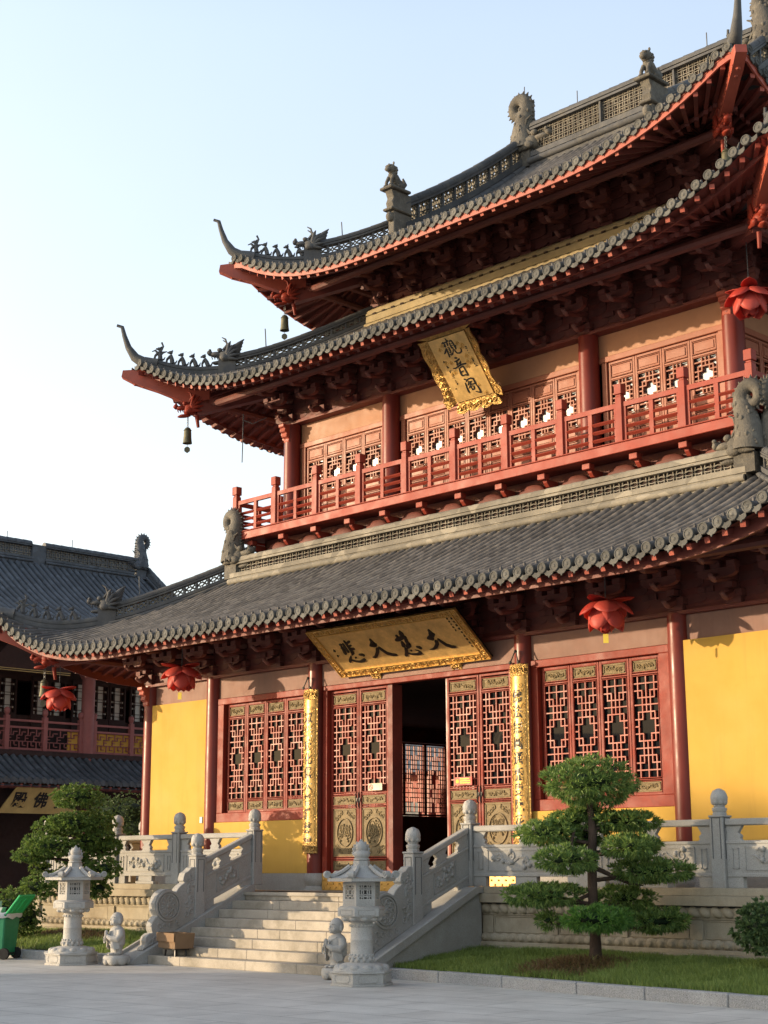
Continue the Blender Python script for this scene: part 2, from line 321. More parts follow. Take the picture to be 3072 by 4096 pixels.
DISC = None; NDISC = [0]; NRAF = [0]
def disc_part(par, c, side):
    global DISC
    if DISC is None:
        m = MB(); m.tube([V(0,.05,0), V(0,-.012,0)], 0.088, 16, up=(0,0,1)); m.arc_ring(V(0,-.014,0), V(1,0,0), Z, V(0,1,0), 0.074, 0.014, 0.012, seg=16); m.ell((0,-.012,0), 0.03, 0.012, 0.03, 6, 4)
        o = DISC = m.build('eave_tile_end', 'tile_end', par, 40)
    else: o = DISC.copy(); COL.objects.link(o); o.parent = par
    o.matrix_parent_inverse = Matrix.Identity(4)
    o.location = c; o.rotation_euler = (0,0,0 if side == 'F' else pi/2); NDISC[0] += 1
def s_fd(T): return 0.0 if T.zm > 14 else 0.08
def build_roof(T, name, label, fd=0.0, drip=0.105):
    late = []; tl = MB(); ends = MB(); pan = MB(); sof = MB(); fas = MB(); raf = MB(); raf2 = MB(); nails = MB(); tips = MB()
    sp = 0.24
    for side in 'FRLB':
        U, N = SIDES[side]; h = T.h(side); n = int(h/sp)
        for k in range(-n, n+1):
            u = k*sp
            tm = T.tmax(side, u)
            if tm < 0.12: continue
            vis = side in 'FR' or (side == 'L' and u > 0)   # u>0 on L = towards front
            seg = 0.27 if side == 'F' else 0.45
            m = max(1, int(tm/seg)); na = 6 if side == 'F' else 4
            vs = []; rows = 0
            for j in range(m):
                for t, r in ((tm*j/m + 0.002, 0.076), (tm*(j+1)/m, 0.0725)):
                    c = T.pt(side, u, t, 0.012)
                    for q in range(na+1):
                        th = -0.35 + (pi+0.7)*q/na
                        vs.append(c + U*(r*cos(th)) + Z*(r*sin(th)))
                    rows += 1
            w_ = na+1; fs = []
            for j in range(rows-1):
                for q in range(na): fs.append((j*w_+q, j*w_+q+1, (j+1)*w_+q+1, (j+1)*w_+q))
            tl.add(vs, fs)
            # end disc
            c = T.pt(side, u, 0.0, 0.012) + N*0.004; t2 = T.pt(side, u, 0.1, 0.012)
            ax = (c - t2).normalized(); 
            if T.zm < 7 and side == 'F' or (T.zm < 7 and side == 'L' and u > 8.4): late.append((c, side)); continue_ = True
            else: continue_ = False
            if not continue_: ends.tube([c - N*0.05, c + N*0.012], 0.088, 14, up=(0,0,1))
            if (side in 'FR' or u > 0) and not continue_: ends.arc_ring(c + N*0.014, U, Z, N, 0.074, 0.014, 0.012, seg=14); ends.ell(c + N*0.012, 0.03, 0.012 if side in 'FB' else 0.03, 0.03, 6, 4)
            p = T.pt(side, u, 0.16, 0.07); nails.lathe(p, [(0.024,0),(0.026,0.04),(0.016,0.06),(0.004,0.068)], 6)
        for k in range(-n-1, n+1):
            u0 = k*sp; u1 = u0+sp; um = (u0+u1)/2
            if abs(um) > h: continue
            t0a, t1a = T.tmax(side, u0), T.tmax(side, u1)
            if T.g and side in 'FB' and (abs(u0) < T.g) != (abs(u1) < T.g): t0a = t1a = min(t0a, t1a)
            m = 8; vs = []
            u0c = max(-h, min(h, u0)); u1c = max(-h, min(h, u1))
            for j in range(m+1):
                vs.append(T.pt(side, u0c, t0a*j/m, -0.045)); vs.append(T.pt(side, um if abs(um) < h else u0c, (t0a+t1a)/2*j/m, -0.1)); vs.append(T.pt(side, u1c, t1a*j/m, -0.045))
            fs = []
            for j in range(m): fs += [(j*3, j*3+1, j*3+4, j*3+3), (j*3+1, j*3+2, j*3+5, j*3+4)]
            pan.add(vs, fs)
            # drip tile
            c = T.pt(side, um, 0.0, -0.05) + N*0.0
            pts = [c + U*x + Z*y for x, y in ((-0.085,0.035),(-0.085,-0.03),(-0.05,-0.065),(-0.02,-0.07),(0,-drip),(0.02,-0.07),(0.05,-0.065),(0.085,-0.03),(0.085,0.035),(0,-0.0))]
            ends.prism(pts, -N*0.02)
            # soffit, fascia
            def fan(u, t):
                e = h-abs(u)
                if e >= T.Tw: return u
                return math.copysign(h - (e + (T.Tw-e)*min(1, t/T.Tw)), u)
            vs = []; mm = 5
            for j in range(mm+1):
                t = 0.03 + (T.Tw+0.3)*j/mm
                for uu in (u0c, u1c):
                    f = fan(uu, t); e = T.h(side)-abs(f)
                    vs.append(C0 + U*f + N*((T.b if side in 'FB' else T.a)-t) + Z*(T.z(t, max(e, 0))-0.115))
            sof.add(vs, [(j*2, j*2+1, j*2+3, j*2+2) for j in range(mm)])
            ft = 0.04 if T.zm > 14 else 0.3; a0 = T.pt(side, u0c, ft, -s_fd(T)); a1 = T.pt(side, u1c, ft, -s_fd(T))
            fas.add([a0-Z*0.045, a1-Z*0.045, a1-Z*(0.135+fd), a0-Z*(0.135+fd), a0-Z*0.045-N*0.04, a1-Z*0.045-N*0.04, a1-Z*(0.135+fd)-N*0.04, a0-Z*(0.135+fd)-N*0.04],
                    [(0,1,2,3),(4,7,6,5),(0,4,5,1),(3,2,6,7)])
        if side == 'B': continue
        nr = int(h/0.302)
        for k in range(-nr, nr+1):
            u = k*0.302; e = h-abs(u)
            if e < 0.25: continue
            def q(t, dz):
                f = u
                if e < T.Tw: f = math.copysign(h-(e+(T.Tw-e)*min(1, t/T.Tw)), u)
                return C0 + U*f + N*((T.b if side in 'FB' else T.a)-t) + Z*(T.z(t, max(h-abs(f),0))+dz)
            rd_ = -.165-(.08 if T.zm > 14 else 0); A_, B_ = q(0.1, rd_), q(1.25, rd_-.015)
            if T.zm < 7 and side == 'F' and NRAF[0] < 100: late.append((A_, B_)); NRAF[0] += 1
            else: raf.beam(A_, B_, 0.075, 0.08)
            tips.beam(A_+(A_-B_).normalized()*.012, A_, 0.08, 0.085)
            raf2.beam(q(0.85, -0.25), q(T.Tw+0.1, -0.27), 0.08, 0.08)
        pts = [T.pt(side, -h+0.4+ (2*h-0.8)*i/60, 0.95, -0.2) for i in range(61)]
        raf2.tube(pts, 0.05, 4)
    tl.add(nails.v, nails.f)
    r = tl.build(name, 'tile', TEM, 50, label=label)
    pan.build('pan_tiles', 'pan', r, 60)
    ends.build('eave_tile_ends', 'tile_end', r, 40)['kind'] = 'stuff'
    sof.build('soffit_boards', 'red_dark', r)
    fas.build('eave_fascia', 'rafter' if T.zm > 14 else 'red_dark', r)  # top fascia in a sunlit-looking red, lower ones in a shaded red
    raf.build('flying_rafters', 'red_dark', r)['kind'] = 'stuff'
    tips.build('rafter_tips_lit', 'rafter', r)['kind'] = 'stuff'  # shaded rafter sides and sunlit tips are put into two reds
    raf2.build('round_rafters', 'red_dark', r)['kind'] = 'stuff'
    for a_, b_ in late:
        if isinstance(b_, str): disc_part(r, a_, b_)
        else: m = MB(); m.beam(a_, b_, 0.075, 0.08); m.build('flying_rafter', 'red_dark', r)
    return r
R1 = build_roof(T1, 'tiled_roof', 'lowest and widest tiled roof, below the balcony', fd=.1)
R2 = build_roof(T2, 'tiled_roof', 'middle tiled roof above the balcony', drip=.08)
R3 = build_roof(T3, 'tiled_roof', 'top tiled roof with openwork ridges', fd=.08)

# ---------------------------------------------------------------- ridges
def coin_lattice(mb, p, q, zb, h, rows, n_, dep=0.05, th=0.014, dz0=0.0, dz1=0.0):
    p = Vector(p); q = Vector(q); L_ = (q-p).length; d = (q-p).normalized(); s = h/rows
    nc = max(1, round(L_/s)); sx = L_/nc
    for i in range(nc+1):
        for j in range(rows+1):
            c = p + d*(i*sx) + Z*(zb+j*s) 
            rad = s*0.7
            for a in range(4):
                a0 = a*pi/2
                # keep only arcs inside the band
                mid = a0+pi/4
                xx = i*sx + rad*cos(mid); yy = j*s + rad*sin(mid)
                if xx < -0.001 or xx > L_+0.001 or yy < 0 or yy > h: continue
                mb.arc_ring(c, d*(sx/s), Z, n_, rad, th, dep, a0, a0+pi/2, 4)
def ridge(path, base, lat, cap, rows, w=0.2, mt='ridge', nm='openwork_ridge', parent=TEM, roll=True, label=None, back=False):
    """path: points on the roof; the ridge stands on them"""
    b = MB(); l = MB(); path = [Vector(p) for p in path]; H = base+lat+cap
    for i in range(len(path)-1):
        p, q = path[i], path[i+1]; d = (q-p); hd = V(d.x, d.y, 0).normalized(); sd = V(-hd.y, hd.x, 0)
        def slab(z0, z1, ww, ext=0.0):
            pp = p - d.normalized()*ext; qq = q + d.normalized()*ext
            vs = []
            for s_ in (-1, 1):
                for zz in (z0, z1):
                    for x in (pp, qq): vs.append(x + sd*ww/2*s_ + Z*zz)
            b.add(vs, [(0,1,3,2),(4,6,7,5),(0,4,5,1),(2,3,7,6),(0,2,6,4),(1,5,7,3)])
        slab(-0.15, base*0.5, w*1.25); slab(base*0.5, base*0.62, w*0.9); slab(base*0.62, base, w*1.1, 0.001)
        if lat > 0:
            pl = p + Z*0; ln = d.length
            seg_lat(l, p, q, base, lat, rows, sd)
            b.beam(p+Z*(base+lat/2), p+Z*(base+lat/2)+hd*0.05, w*0.8, lat)
        slab(base+lat, base+lat+cap*0.3, w*1.05, 0.001); slab(base+lat+cap*0.3, base+lat+cap*0.42, w*0.85); slab(base+lat+cap*0.42, base+lat+cap*0.62, w*1.1, 0.002)
        if roll:
            n = max(1, int(d.length/0.3))
            for k in range(n):
                a = p + d*(k/n); e = p + d*((k+1)/n)
                b.tube([a+Z*(H-cap*0.32), e+Z*(H-cap*0.32)], [w*0.5, w*0.46], 10)
                b.tube([a+Z*(base*0.25)+sd*w*0.62, e+Z*(base*0.25)+sd*w*0.62], [base*0.27, base*0.24], 8)
                b.tube([a+Z*(base*0.25)-sd*w*0.62, e+Z*(base*0.25)-sd*w*0.62], [base*0.27, base*0.24], 8)
    o = b.build(nm, mt, parent, 45, label=label)
    if lat > 0:
        l.build('coin_lattice', 'ridge', o)
        if back:
            k = MB(); p, q = path[0], path[-1]; sd = (q-p).cross(Z).normalized(); k.add([p+Z*base, q+Z*base, q+Z*(base+lat), p+Z*(base+lat)], [(0,1,2,3)]); k.build('dark_backing','dark',o)
    return o
def seg_lat(l, p, q, base, lat, rows, sd):
    d = q-p; L_ = d.length; s = lat/rows; nc = max(1, round(L_/s)); sx = L_/nc; dn = d/L_
    for i in range(nc+1):
        for j in range(rows+1):
            c = p + dn*(i*sx) + Z*(base+j*s)
            for a in range(4):
                mid = a*pi/2+pi/4
                xx = i*sx+s*0.7*cos(mid); yy = j*s+s*0.7*sin(mid)
                if xx < 0 or xx > L_ or yy < 0 or yy > lat: continue
                l.arc_ring(c, dn, Z, sd, s*0.72, 0.016, 0.07, a*pi/2, a*pi/2+pi/2, 4)

def ring_path(hx, hy, z, side):
    U, N = SIDES[side]; h = hx if side in 'FB' else hy; o = hy if side in 'FB' else hx
    return [C0 + U*(-h) + N*o + Z*z, C0 + U*h + N*o + Z*z]
# tier 1 and 2: ridges along the wall, and down the hips
hx1, hy1 = 10.7-3.72, T1.b-3.72
for sd_ in 'FRL':
    pa, pb = ring_path(hx1, hy1, T1.zm+T1.s0*3.72+T1.c*3.72**2-0.02, sd_)
    d = (pb-pa).normalized(); ridge([pa+d*0.35, pb-d*0.35], 0.26, 0.19, 0.14, 1, back=True)
    base = MB(); 
hx2, hy2 = 8.5-3.9, T2.b-3.9
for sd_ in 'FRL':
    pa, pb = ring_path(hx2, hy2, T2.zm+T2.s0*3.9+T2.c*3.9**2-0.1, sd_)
    ridge([pa, pb], 0.24, 0.0, 0.22, 0, 0.24, 'ridge_yellow_lit', 'wall_ridge')
    jm = MB(); U_n = SIDES[sd_]; Ln = (pb-pa).length; dd_ = (pb-pa).normalized()
    for k in range(int(Ln/.3)):
        c_ = pa+dd_*(.15+k*.3)+U_n[1]*.155; jm.obox(c_+Z*.06, dd_*.008, U_n[1]*.012, Z*.06); c_ += dd_*.13; jm.obox(c_-U_n[1]*.02+Z*.33, dd_*.05, U_n[1]*.01, Z*.02)
    jm.build('ridge_joints','dark',TEM)
def hip(T, q, t_in, t_beast, lat, rows, base, cap, label=None):
    n = 10
    pts = [T.diag(q, t_beast + (t_in-t_beast)*i/n, -0.02) for i in range(n+1)]
    ridge(pts, base, lat, cap, rows, 0.17, 'ridge_dark', 'hip_ridge')
    n = 9
    pts = [T.diag(q, 0.22 + (t_beast-0.22)*i/n, -0.02) for i in range(n+1)]
    ridge(pts, 0.14, 0.0, 0.13, 0, 0.15, 'ridge_dark', 'lower_hip_ridge')
FRONT = [(-1,-1),(1,-1)]
for q in FRONT + [(1, 1)]:
    hip(T1, q, 3.85, 1.95, 0.17, 1, 0.2, 0.13)
    hip(T2, q, 3.95, 1.62, 0.16, 1, 0.2, 0.13)
    hip(T3, q, 3.32, 1.45, 0.2, 1, 0.24, 0.15)
# chuiji and main ridge of the top roof
for sx in (-1, 1):
    n = 10
    pts = [V(sx*3.6, 1.0+2.45+(6.7-2.45)*i/n, T3.z(2.45+(6.7-2.45)*i/n, 3)-0.03) for i in range(n+1)]
    ridge(pts, 0.4, 0.36, 0.2, 2, 0.22, 'ridge_dark', 'vertical_ridge')
    pts = [V(sx*3.6, 2*YC-(1.0+2.45+(6.7-2.45)*i/n), T3.z(2.45+(6.7-2.45)*i/n, 3)-0.03) for i in range(n+1)]
    ridge(pts, 0.4, 0.0, 0.5, 0, 0.22, 'ridge_dark', 'vertical_ridge')
    g = MB(); g.prism([V(sx*3.55, 1.0+3.3, T3.z(3.3,3)-0.3)] + [V(sx*3.55, 1.0+3.3+(6.83-3.3)*i/8, T3.z(3.3+(6.83-3.3)*i/8,3)) for i in range(9)] + [V(sx*3.55, 2*YC-(1.0+3.3+(6.83-3.3)*i/8), T3.z(3.3+(6.83-3.3)*i/8,3)) for i in range(8,-1,-1)] + [V(sx*3.55, 2*YC-4.3, T3.z(3.3,3)-0.3)], (-sx*0.1,0,0))
    g.build('gable_wall', 'red_dark', TEM)
ridge([V(-3.25, YC, 18.85), V(-1.08, YC, 18.85), V(1.08, YC, 18.85), V(3.25, YC, 18.85)], 0.36, 0.6, 0.2, 4, 0.26, 'ridge_dark', 'main_ridge', back=True, label='tall openwork main ridge on the top roof')
for p in ((-3.49,YC,20.75,0.4),(-1.8,YC,19.98,0.42),(2.0,YC,19.98,0.45)): MB().tube([V(*p[:3]), V(p[0],p[1],p[2]+p[3])], 0.014, 5).build('lightning_rod','wire',TEM)
for T_, t in ((T1,2.4),(T2,2.2),(T3,1.9)):
    p = T_.diag((-1,-1), t, 0.5); MB().tube([p, p+V(-0.04,0,0.45)], 0.014, 5).build('lightning_rod','wire',TEM)

# ---------------------------------------------------------------- beasts
def dragon_head(mb, c, f, s, up=Z, open_=0.5):
    f = Vector(f).normalized(); up = Vector(up); sd = f.cross(up).normalized(); c = Vector(c)
    Mx = Matrix((sd, f, up)).transposed()
    def e(x, y, z, a, b, d_, nz=0.25): mb.ell(c + (sd*x+f*y+up*z)*s, a*s, b*s, d_*s, 10, 7, Mx, nz, 6/s)
    e(0,-0.15,0.05,0.3,0.42,0.32); e(0,0.3,0.12,0.2,0.36,0.13); e(0,0.62,0.2,0.17,0.13,0.13); e(0,0.22,-0.22-0.1*open_,0.17,0.34,0.09)
    for x in (-1,1):
        e(0.17*x,0.14,0.3,0.1,0.13,0.1,0); e(0.13*x,0.6,0.3,0.06,0.07,0.06,0); e(0.25*x,-0.1,-0.1,0.12,0.25,0.15)
        mb.tube([c+(sd*0.14*x+f*0.0+up*0.3)*s, c+(sd*0.2*x-f*0.2+up*0.55)*s, c+(sd*0.22*x-f*0.12+up*0.8)*s, c+(sd*0.2*x+f*0.05+up*0.9)*s], [0.07*s,0.06*s,0.045*s,0.02*s], 6)
        for k in range(5):
            a = -0.5+k*0.45
            mb.tube([c+(sd*0.24*x-f*0.2+up*(0.05*k-0.1))*s, c+(sd*0.3*x-f*(0.2+0.35*cos(a))+up*(0.35*sin(a)+0.05*k))*s, c+(sd*0.26*x-f*(0.2+0.6*cos(a))+up*(0.62*sin(a)+0.1))*s], [0.1*s,0.08*s,0.02*s], 6)
    for k in range(4):
        mb.ell(c+(sd*0.12+f*(0.15+0.12*k)+up*-0.02)*s, 0.025*s,0.025*s,0.06*s,5,4); mb.ell(c+(-sd*0.12+f*(0.15+0.12*k)+up*-0.02)*s, 0.025*s,0.025*s,0.06*s,5,4)
def chiwen(c, inward, s, mt='beast', nm='dragon_finial', parent=TEM, label=None, lean=0.0):
    """inward: unit vector towards the ridge it bites; tail curls up and outward"""
    mb = MB(); f = Vector(inward); c = Vector(c); sd = f.cross(Z)
    pts = []; rs = []
    for i in range(34):
        t = i/33
        if t < 0.36:
            k = t/0.36; p = f*(-0.04-0.07*k+0.18*k*k) + Z*(0.05+0.88*k); r = 0.3-0.14*k
        else:
            k = (t-0.36)/0.64; a = -.2+k*2*pi*1.12; rad = 0.21*(1-0.7*k)
            p = f*(-0.14+rad*cos(a)) + Z*(0.97+rad*sin(a)*1.15); r = 0.15*(1-0.62*k)
        pts.append(c+p*s); rs.append(r*s)
    mb.tube(pts, rs, 10, up=sd)
    for i in range(4, 29):
        d = (pts[i+1]-pts[i-1]).normalized(); nrm = sd.cross(d)
        nrm = -nrm if i < 2 else nrm
        for sg in ((1,) if i > 10 else (1,)):
            o_ = pts[i]-nrm*rs[i]*0.9 if (pts[i]-nrm*rs[i]-c-Z*0.97*s+f*0.14*s).length > (pts[i]+nrm*rs[i]-c-Z*0.97*s+f*0.14*s).length else pts[i]+nrm*rs[i]*0.9
            dr = (o_-pts[i]).normalized()
            mb.tube([o_-dr*0.03*s, o_+dr*0.07*s], [0.045*s, 0.006*s], 5)
    for i in range(40):                                  # scales
        k = random.randint(0, 13); a = random.uniform(0, 6.28)
        d = (pts[k+1]-pts[k]).normalized(); x = sd*cos(a)+sd.cross(d)*sin(a)
        mb.ell(pts[k]+x*rs[k]*0.9, 0.04*s, 0.04*s, 0.05*s, 6, 4)
    dragon_head(mb, c+f*0.22*s+Z*0.12*s, f, 0.62*s, open_=1.2)
    mb.box(c.x-0.2*s if abs(f.x) else c.x-0.13*s, c.x+0.2*s if abs(f.x) else c.x+0.13*s, c.y-0.13*s if abs(f.x) else c.y-0.2*s, c.y+0.13*s if abs(f.x) else c.y+0.2*s, c.z-0.35*s, c.z)
    return mb.build(nm, mt, parent, 60, label=label)
for sx in (-1, 1):
    chiwen((sx*6.62, YC-hy1+0.02, 8.2), (-sx,0,0), 0.98, label='coiled-tail dragon finial at the %s end of the lowest roof ridge' % ('left' if sx < 0 else 'right'))
    chiwen((sx*3.5, YC, 19.3), (-sx,0,0), 1.3, label='coiled-tail dragon finial at the %s end of the main ridge' % ('left' if sx < 0 else 'right'))
chiwen((hx1-0.02, YC-hy1+0.34, 8.2), (0,1,0), 0.98)
def hip_beast(T, q, t, dz, s=0.62):
    mb = MB(); c = T.diag(q, t-0.12, dz); f = V(q[0], q[1], 0).normalized()
    mb.obox(c-Z*0.2-f*0.1, f*0.2, f.cross(Z)*0.1, Z*0.25); dragon_head(mb, c+Z*0.12, f, s)
    # mane swept back
    for k in range(5):
        mb.tube([c-f*0.1+Z*(0.05+0.03*k), c-f*(0.28+0.02*k)+Z*(0.12+0.08*k), c-f*(0.4+0.02*k)+Z*(0.24+0.08*k)], [0.09,0.06,0.01], 6)
    mb.build('hip_beast', 'ridge_dark', TEM, 60)
for q in FRONT:
    hip_beast(T1, q, 1.95, 0.38, 0.5); hip_beast(T2, q, 1.62, 0.35, 0.5); hip_beast(T3, q, 1.45, 0.38, 0.5)
def figure_mb(kind=0):
    mb = MB()
    mb.ell((0.0,0,0.02), 0.09, 0.05, 0.03); mb.tube([V(-0.05,0,0.05), V(-0.02,0,0.13), V(0.02,0,0.2)], [0.045,0.042,0.032], 7)
    mb.tube([V(0.03,0.02,0.17), V(0.065,0.025,0.1), V(0.06,0.025,0.02)], [0.02,0.016,0.015], 5); mb.tube([V(0.03,-0.02,0.17), V(0.065,-0.025,0.1), V(0.06,-0.025,0.02)], [0.02,0.016,0.015], 5)
    mb.ell((0.035,0,0.245), 0.042, 0.032, 0.034); mb.ell((0.075,0,0.235), 0.025, 0.02, 0.018)
    for y in (-0.022,0.022): mb.tube([V(0.02,y,0.265), V(0.0,y*1.2,0.3 if kind % 2 else 0.285)], [0.014,0.004], 5)
    mb.tube([V(-0.07,0,0.05), V(-0.11,0,0.08), V(-0.12,0,0.13)], [0.022,0.018,0.006], 5)
    if kind == 9:
        mb.tube([V(0.0,0,0.1), V(-0.05,0,0.2), V(-0.12,0,0.24)], [0.03,0.025,0.008], 5); mb.tube([V(0.02,0,0.15), V(0.1,0,0.2), V(0.15,0,0.16)], [0.03,0.02,0.008], 5); mb.tube([V(0.0,0,0.2),V(-0.02,0,0.32),V(0.03,0,0.38)],[0.03,0.02,0.02],5)
    return mb
figs = {}
for k in (0, 1, 9):
    o = figure_mb(k).build('ridge_figure', 'ridge_dark', None, 60); figs[k] = o
used = set()
for T_, ts in ((T1,(0.5,0.72,0.94,1.16,1.38)),(T2,(0.42,0.62,0.82,1.02,1.22)),(T3,(0.42,0.6,0.8,1.0,1.2))):
    for q in FRONT:
        ang = math.atan2(q[1], q[0])
        for i, t in enumerate(ts):
            k = 9 if i == 0 else i % 2
            src = figs[k]; o = src if k not in used else src.copy()
            if k in used: COL.objects.link(o)
            used.add(k); o.parent = TEM; o.matrix_parent_inverse = Matrix.Translation(-TEM.location)
            p = T_.diag(q, t, 0.22); o.location = p; sl = math.atan2(T_.diag(q,t-0.1).z-T_.diag(q,t+0.1).z, 0.28)
            o.rotation_euler = (0, -sl*0.9, ang); o.scale = (1.25,)*3
def corner_horn(T, q):
    mb = MB(); f = V(q[0], q[1], 0).normalized(); c = T.diag(q, 0.3, 0.1)
    pts = [c-f*0.2, c+f*0.12+Z*0.04, c+f*0.34+Z*0.18, c+f*0.5+Z*0.42, c+f*0.6+Z*0.7, c+f*0.66+Z*0.92, c+f*0.78+Z*0.96]
    mb.tube(pts, [0.15,0.14,0.11,0.075,0.055,0.045,0.035], 8); mb.ell(c+f*0.05-Z*0.06, 0.15,0.15,0.1)
    mb.build('upturned_corner_horn', 'ridge_dark', TEM, 60)
def corner_beams(T, q, wx, wy, zl, colr='red'):
    f = V(q[0], q[1], 0).normalized(); mb = MB(); c0 = V(q[0]*wx, YC+q[1]*wy, 0)
    tip = T.diag(q, -0.05, -0.28)
    # flying corner beam, deep at its root
    a = T.diag(q, 1.25, -0.34); sd = f.cross(Z)
    for s_ in (0,):
        vs = []
        prof = [(T.diag(q,1.3,-0.05), T.diag(q,1.3,-0.62)), (T.diag(q,0.9,-0.08), T.diag(q,0.9,-0.62)), (T.diag(q,0.4,-0.1), T.diag(q,0.45,-0.5)), (T.diag(q,0.02,-0.1), T.diag(q,0.08,-0.42)), (T.diag(q,-0.12,-0.14), T.diag(q,-0.14,-0.3))]
        for x in (-0.1, 0.1):
            for t_, b_ in prof: vs += [t_+sd*x, b_+sd*x]
        m = len(prof); fs = []
        for i in range(m-1):
            a_ = 2*i; b2 = 2*m+a_
            fs += [(a_,a_+1,a_+3,a_+2),(b2,b2+2,b2+3,b2+1),(a_,a_+2,b2+2,b2),(a_+1,b2+1,b2+3,a_+3)]
        fs += [(0,2*m,2*m+1,1),(2*m-2,2*m-1,4*m-1,4*m-2)]; mb.add(vs, fs)
        for i in range(9):
            t = 0.15+i*0.11; p = (prof[3][1]*(1-i/9)+prof[0][1]*(i/9)); scroll(mb, p+Z*0.03+sd*0.1, f, Z, sd, 0.04, 0.012, 1, 1, i); mb.ell(p, 0.05,0.05,0.03,6,4)
    o = mb.build('flying_corner_beam', 'rafter', TEM, 40)
    mb = MB(); root = V(q[0]*wx, YC+q[1]*wy, zl+0.95); hd = T.diag(q, 0.95, 0)
    hp = V(hd.x, hd.y, T.zm + 0.12); hp = hp - f*0.0
    mb.beam(root, hp-f*0.2, 0.2, 0.3); mb.build('old_corner_beam', 'red_dark', TEM)
    mb = MB(); dragon_head(mb, hp, (f-Z*0.1), 0.46, open_=0.8)
    mb.tube([hp-Z*0.15-f*0.2, hp-Z*0.42-f*0.24], [0.05,0.035], 6)
    mb.build('dragon_beam_head', 'red', TEM, 60)
    return hp
BELLP = {}
for q in FRONT:
    for nm, T_, wx, wy, zl in (('1',T1,8.05,YC,5.5),('2',T2,5.85,YC-2.1,11.45),('3',T3,4.3,YC-3.65,14.25)):
        corner_horn(T_, q); BELLP[(nm, q[0])] = corner_beams(T_, q, wx, wy, zl)
# lions on pedestals at the feet of the vertical ridges
for sx in (-1, 1):
    mb = MB(); c = V(sx*3.6, 3.12, 0)
    mb.box(c.x-0.1,c.x+0.1,c.y-0.06,c.y+0.5,15.75,16.3); mb.ell((c.x,c.y-0.1,16.15),0.1,0.1,0.12,8,6); mb.box(c.x-0.16,c.x+0.16,c.y-0.18,c.y+0.5,16.3,16.36); mb.prism([V(c.x-.12,y,z) for y,z in ((c.y-.08,16.36),(c.y-.12,16.5),(c.y-.07,16.62),(c.y-.15,16.8),(c.y+.5,16.8),(c.y+.5,16.36))],(.24,0,0))
    mb.box(c.x-0.2,c.x+0.2,c.y-0.24,c.y+0.42,16.8,16.87); mb.build('lion_pedestal', 'beast', TEM, bevel=0.02)
    mb = MB(); c = V(sx*3.6, 3.1, 16.87)
    def E(x,y,z,a,b,d): mb.ell(c+V(x,y,z),a,b,d,10,8,None,0.12,8)
    E(0,0.2,0.14,0.13,0.17,0.14); mb.tube([c+V(0,0.18,0.12), c+V(0,0.06,0.28), c+V(0,-0.02,0.38)],[0.13,0.12,0.09],8)
    for x in (-0.07,0.07):
        mb.tube([c+V(x,-0.03,0.28), c+V(x*1.2,-0.1,0.14), c+V(x*1.2,-0.1,0.0)],[0.05,0.04,0.045],7); E(x*1.2,-0.13,0.03,0.045,0.06,0.03); E(x*1.7,0.18,0.06,0.06,0.12,0.08)
        E(x*1.1,-0.02,0.6,0.03,0.02,0.045)
    E(0,-0.03,0.48,0.12,0.12,0.12); E(0,-0.14,0.44,0.08,0.06,0.06); E(0,-0.13,0.52,0.09,0.03,0.03)
    for k in range(10): a = k/10*6.28; E(0.1*cos(a),0.05,0.44+0.1*sin(a),0.04,0.05,0.04)
    mb.tube([c+V(0,0.34,0.1),c+V(0,0.42,0.22),c+V(0,0.36,0.36)],[0.05,0.06,0.02],7)
    mb.build('ridge_lion', 'beast', TEM, 60, label='seated clay lion on the %s ridge pedestal of the top roof' % ('left' if sx < 0 else 'right'))

def sbox(mb, side, hx, hy, u0, u1, o0, o1, z0, z1):
    p = [wp(side,hx,hy,u,o,z) for z in (z0,z1) for u,o in ((u0,o0),(u1,o0),(u1,o1),(u0,o1))]
    return mb.add(p, [(0,1,2,3),(4,7,6,5),(0,4,5,1),(1,5,6,2),(2,6,7,3),(3,7,4,0)])
LW = dict(nc=6, nr=14, H=[(1,0,6),(2,0,2),(2,4,6),(3,1,5),(4,0,6),(5,1,5),(6,0,2),(6,4,6),(7,0,1),(7,5,6),(8,0,2),(8,4,6),(9,1,5),(10,0,6),(11,1,5),(12,0,2),(12,4,6),(13,0,6)],
          Vv=[(1,0,3),(5,0,3),(3,0,5),(2,2,6),(4,2,6),(1,5,9),(5,5,9),(2,8,12),(4,8,12),(3,9,14),(1,11,14),(5,11,14)])
LD = dict(nc=8, nr=14, H=[(r,a+1 if a else 0,b+1 if b < 6 else 8) for r,a,b in LW['H']] + [(3,0,1),(3,7,8),(5,0,1),(5,7,8),(9,0,1),(9,7,8),(11,0,1),(11,7,8)],
          Vv=[(c+1,a,b) for c,a,b in LW['Vv']] + [(1,0,14),(7,0,14)])
LU = dict(nc=6, nr=8, H=[(1,0,6),(2,1,5),(3,0,2),(3,4,6),(4,0,1),(4,5,6),(5,0,2),(5,4,6),(6,1,5),(7,0,6)],
          Vv=[(2,0,3),(3,0,2),(4,0,3),(1,2,6),(5,2,6),(2,5,8),(3,6,8),(4,5,8)])
def lattice(mb, side, hx, hy, u0, u1, z0, z1, o, pat, w=0.02, d=0.035):
    cu = (u1-u0)/pat['nc']; cz = (z1-z0)/pat['nr']
    for r, a, b in pat['H']:
        z = z1 - r*cz; sbox(mb, side, hx, hy, u0+a*cu-(w/2 if a else 0), u0+b*cu+(w/2 if b < pat['nc'] else 0), o-d, o, z-w/2, z+w/2)
    for c, a, b in pat['Vv']:
        u = u0+c*cu; sbox(mb, side, hx, hy, u-w/2, u+w/2, o-d-0.003, o-0.003, z1-b*cz, z1-a*cz)
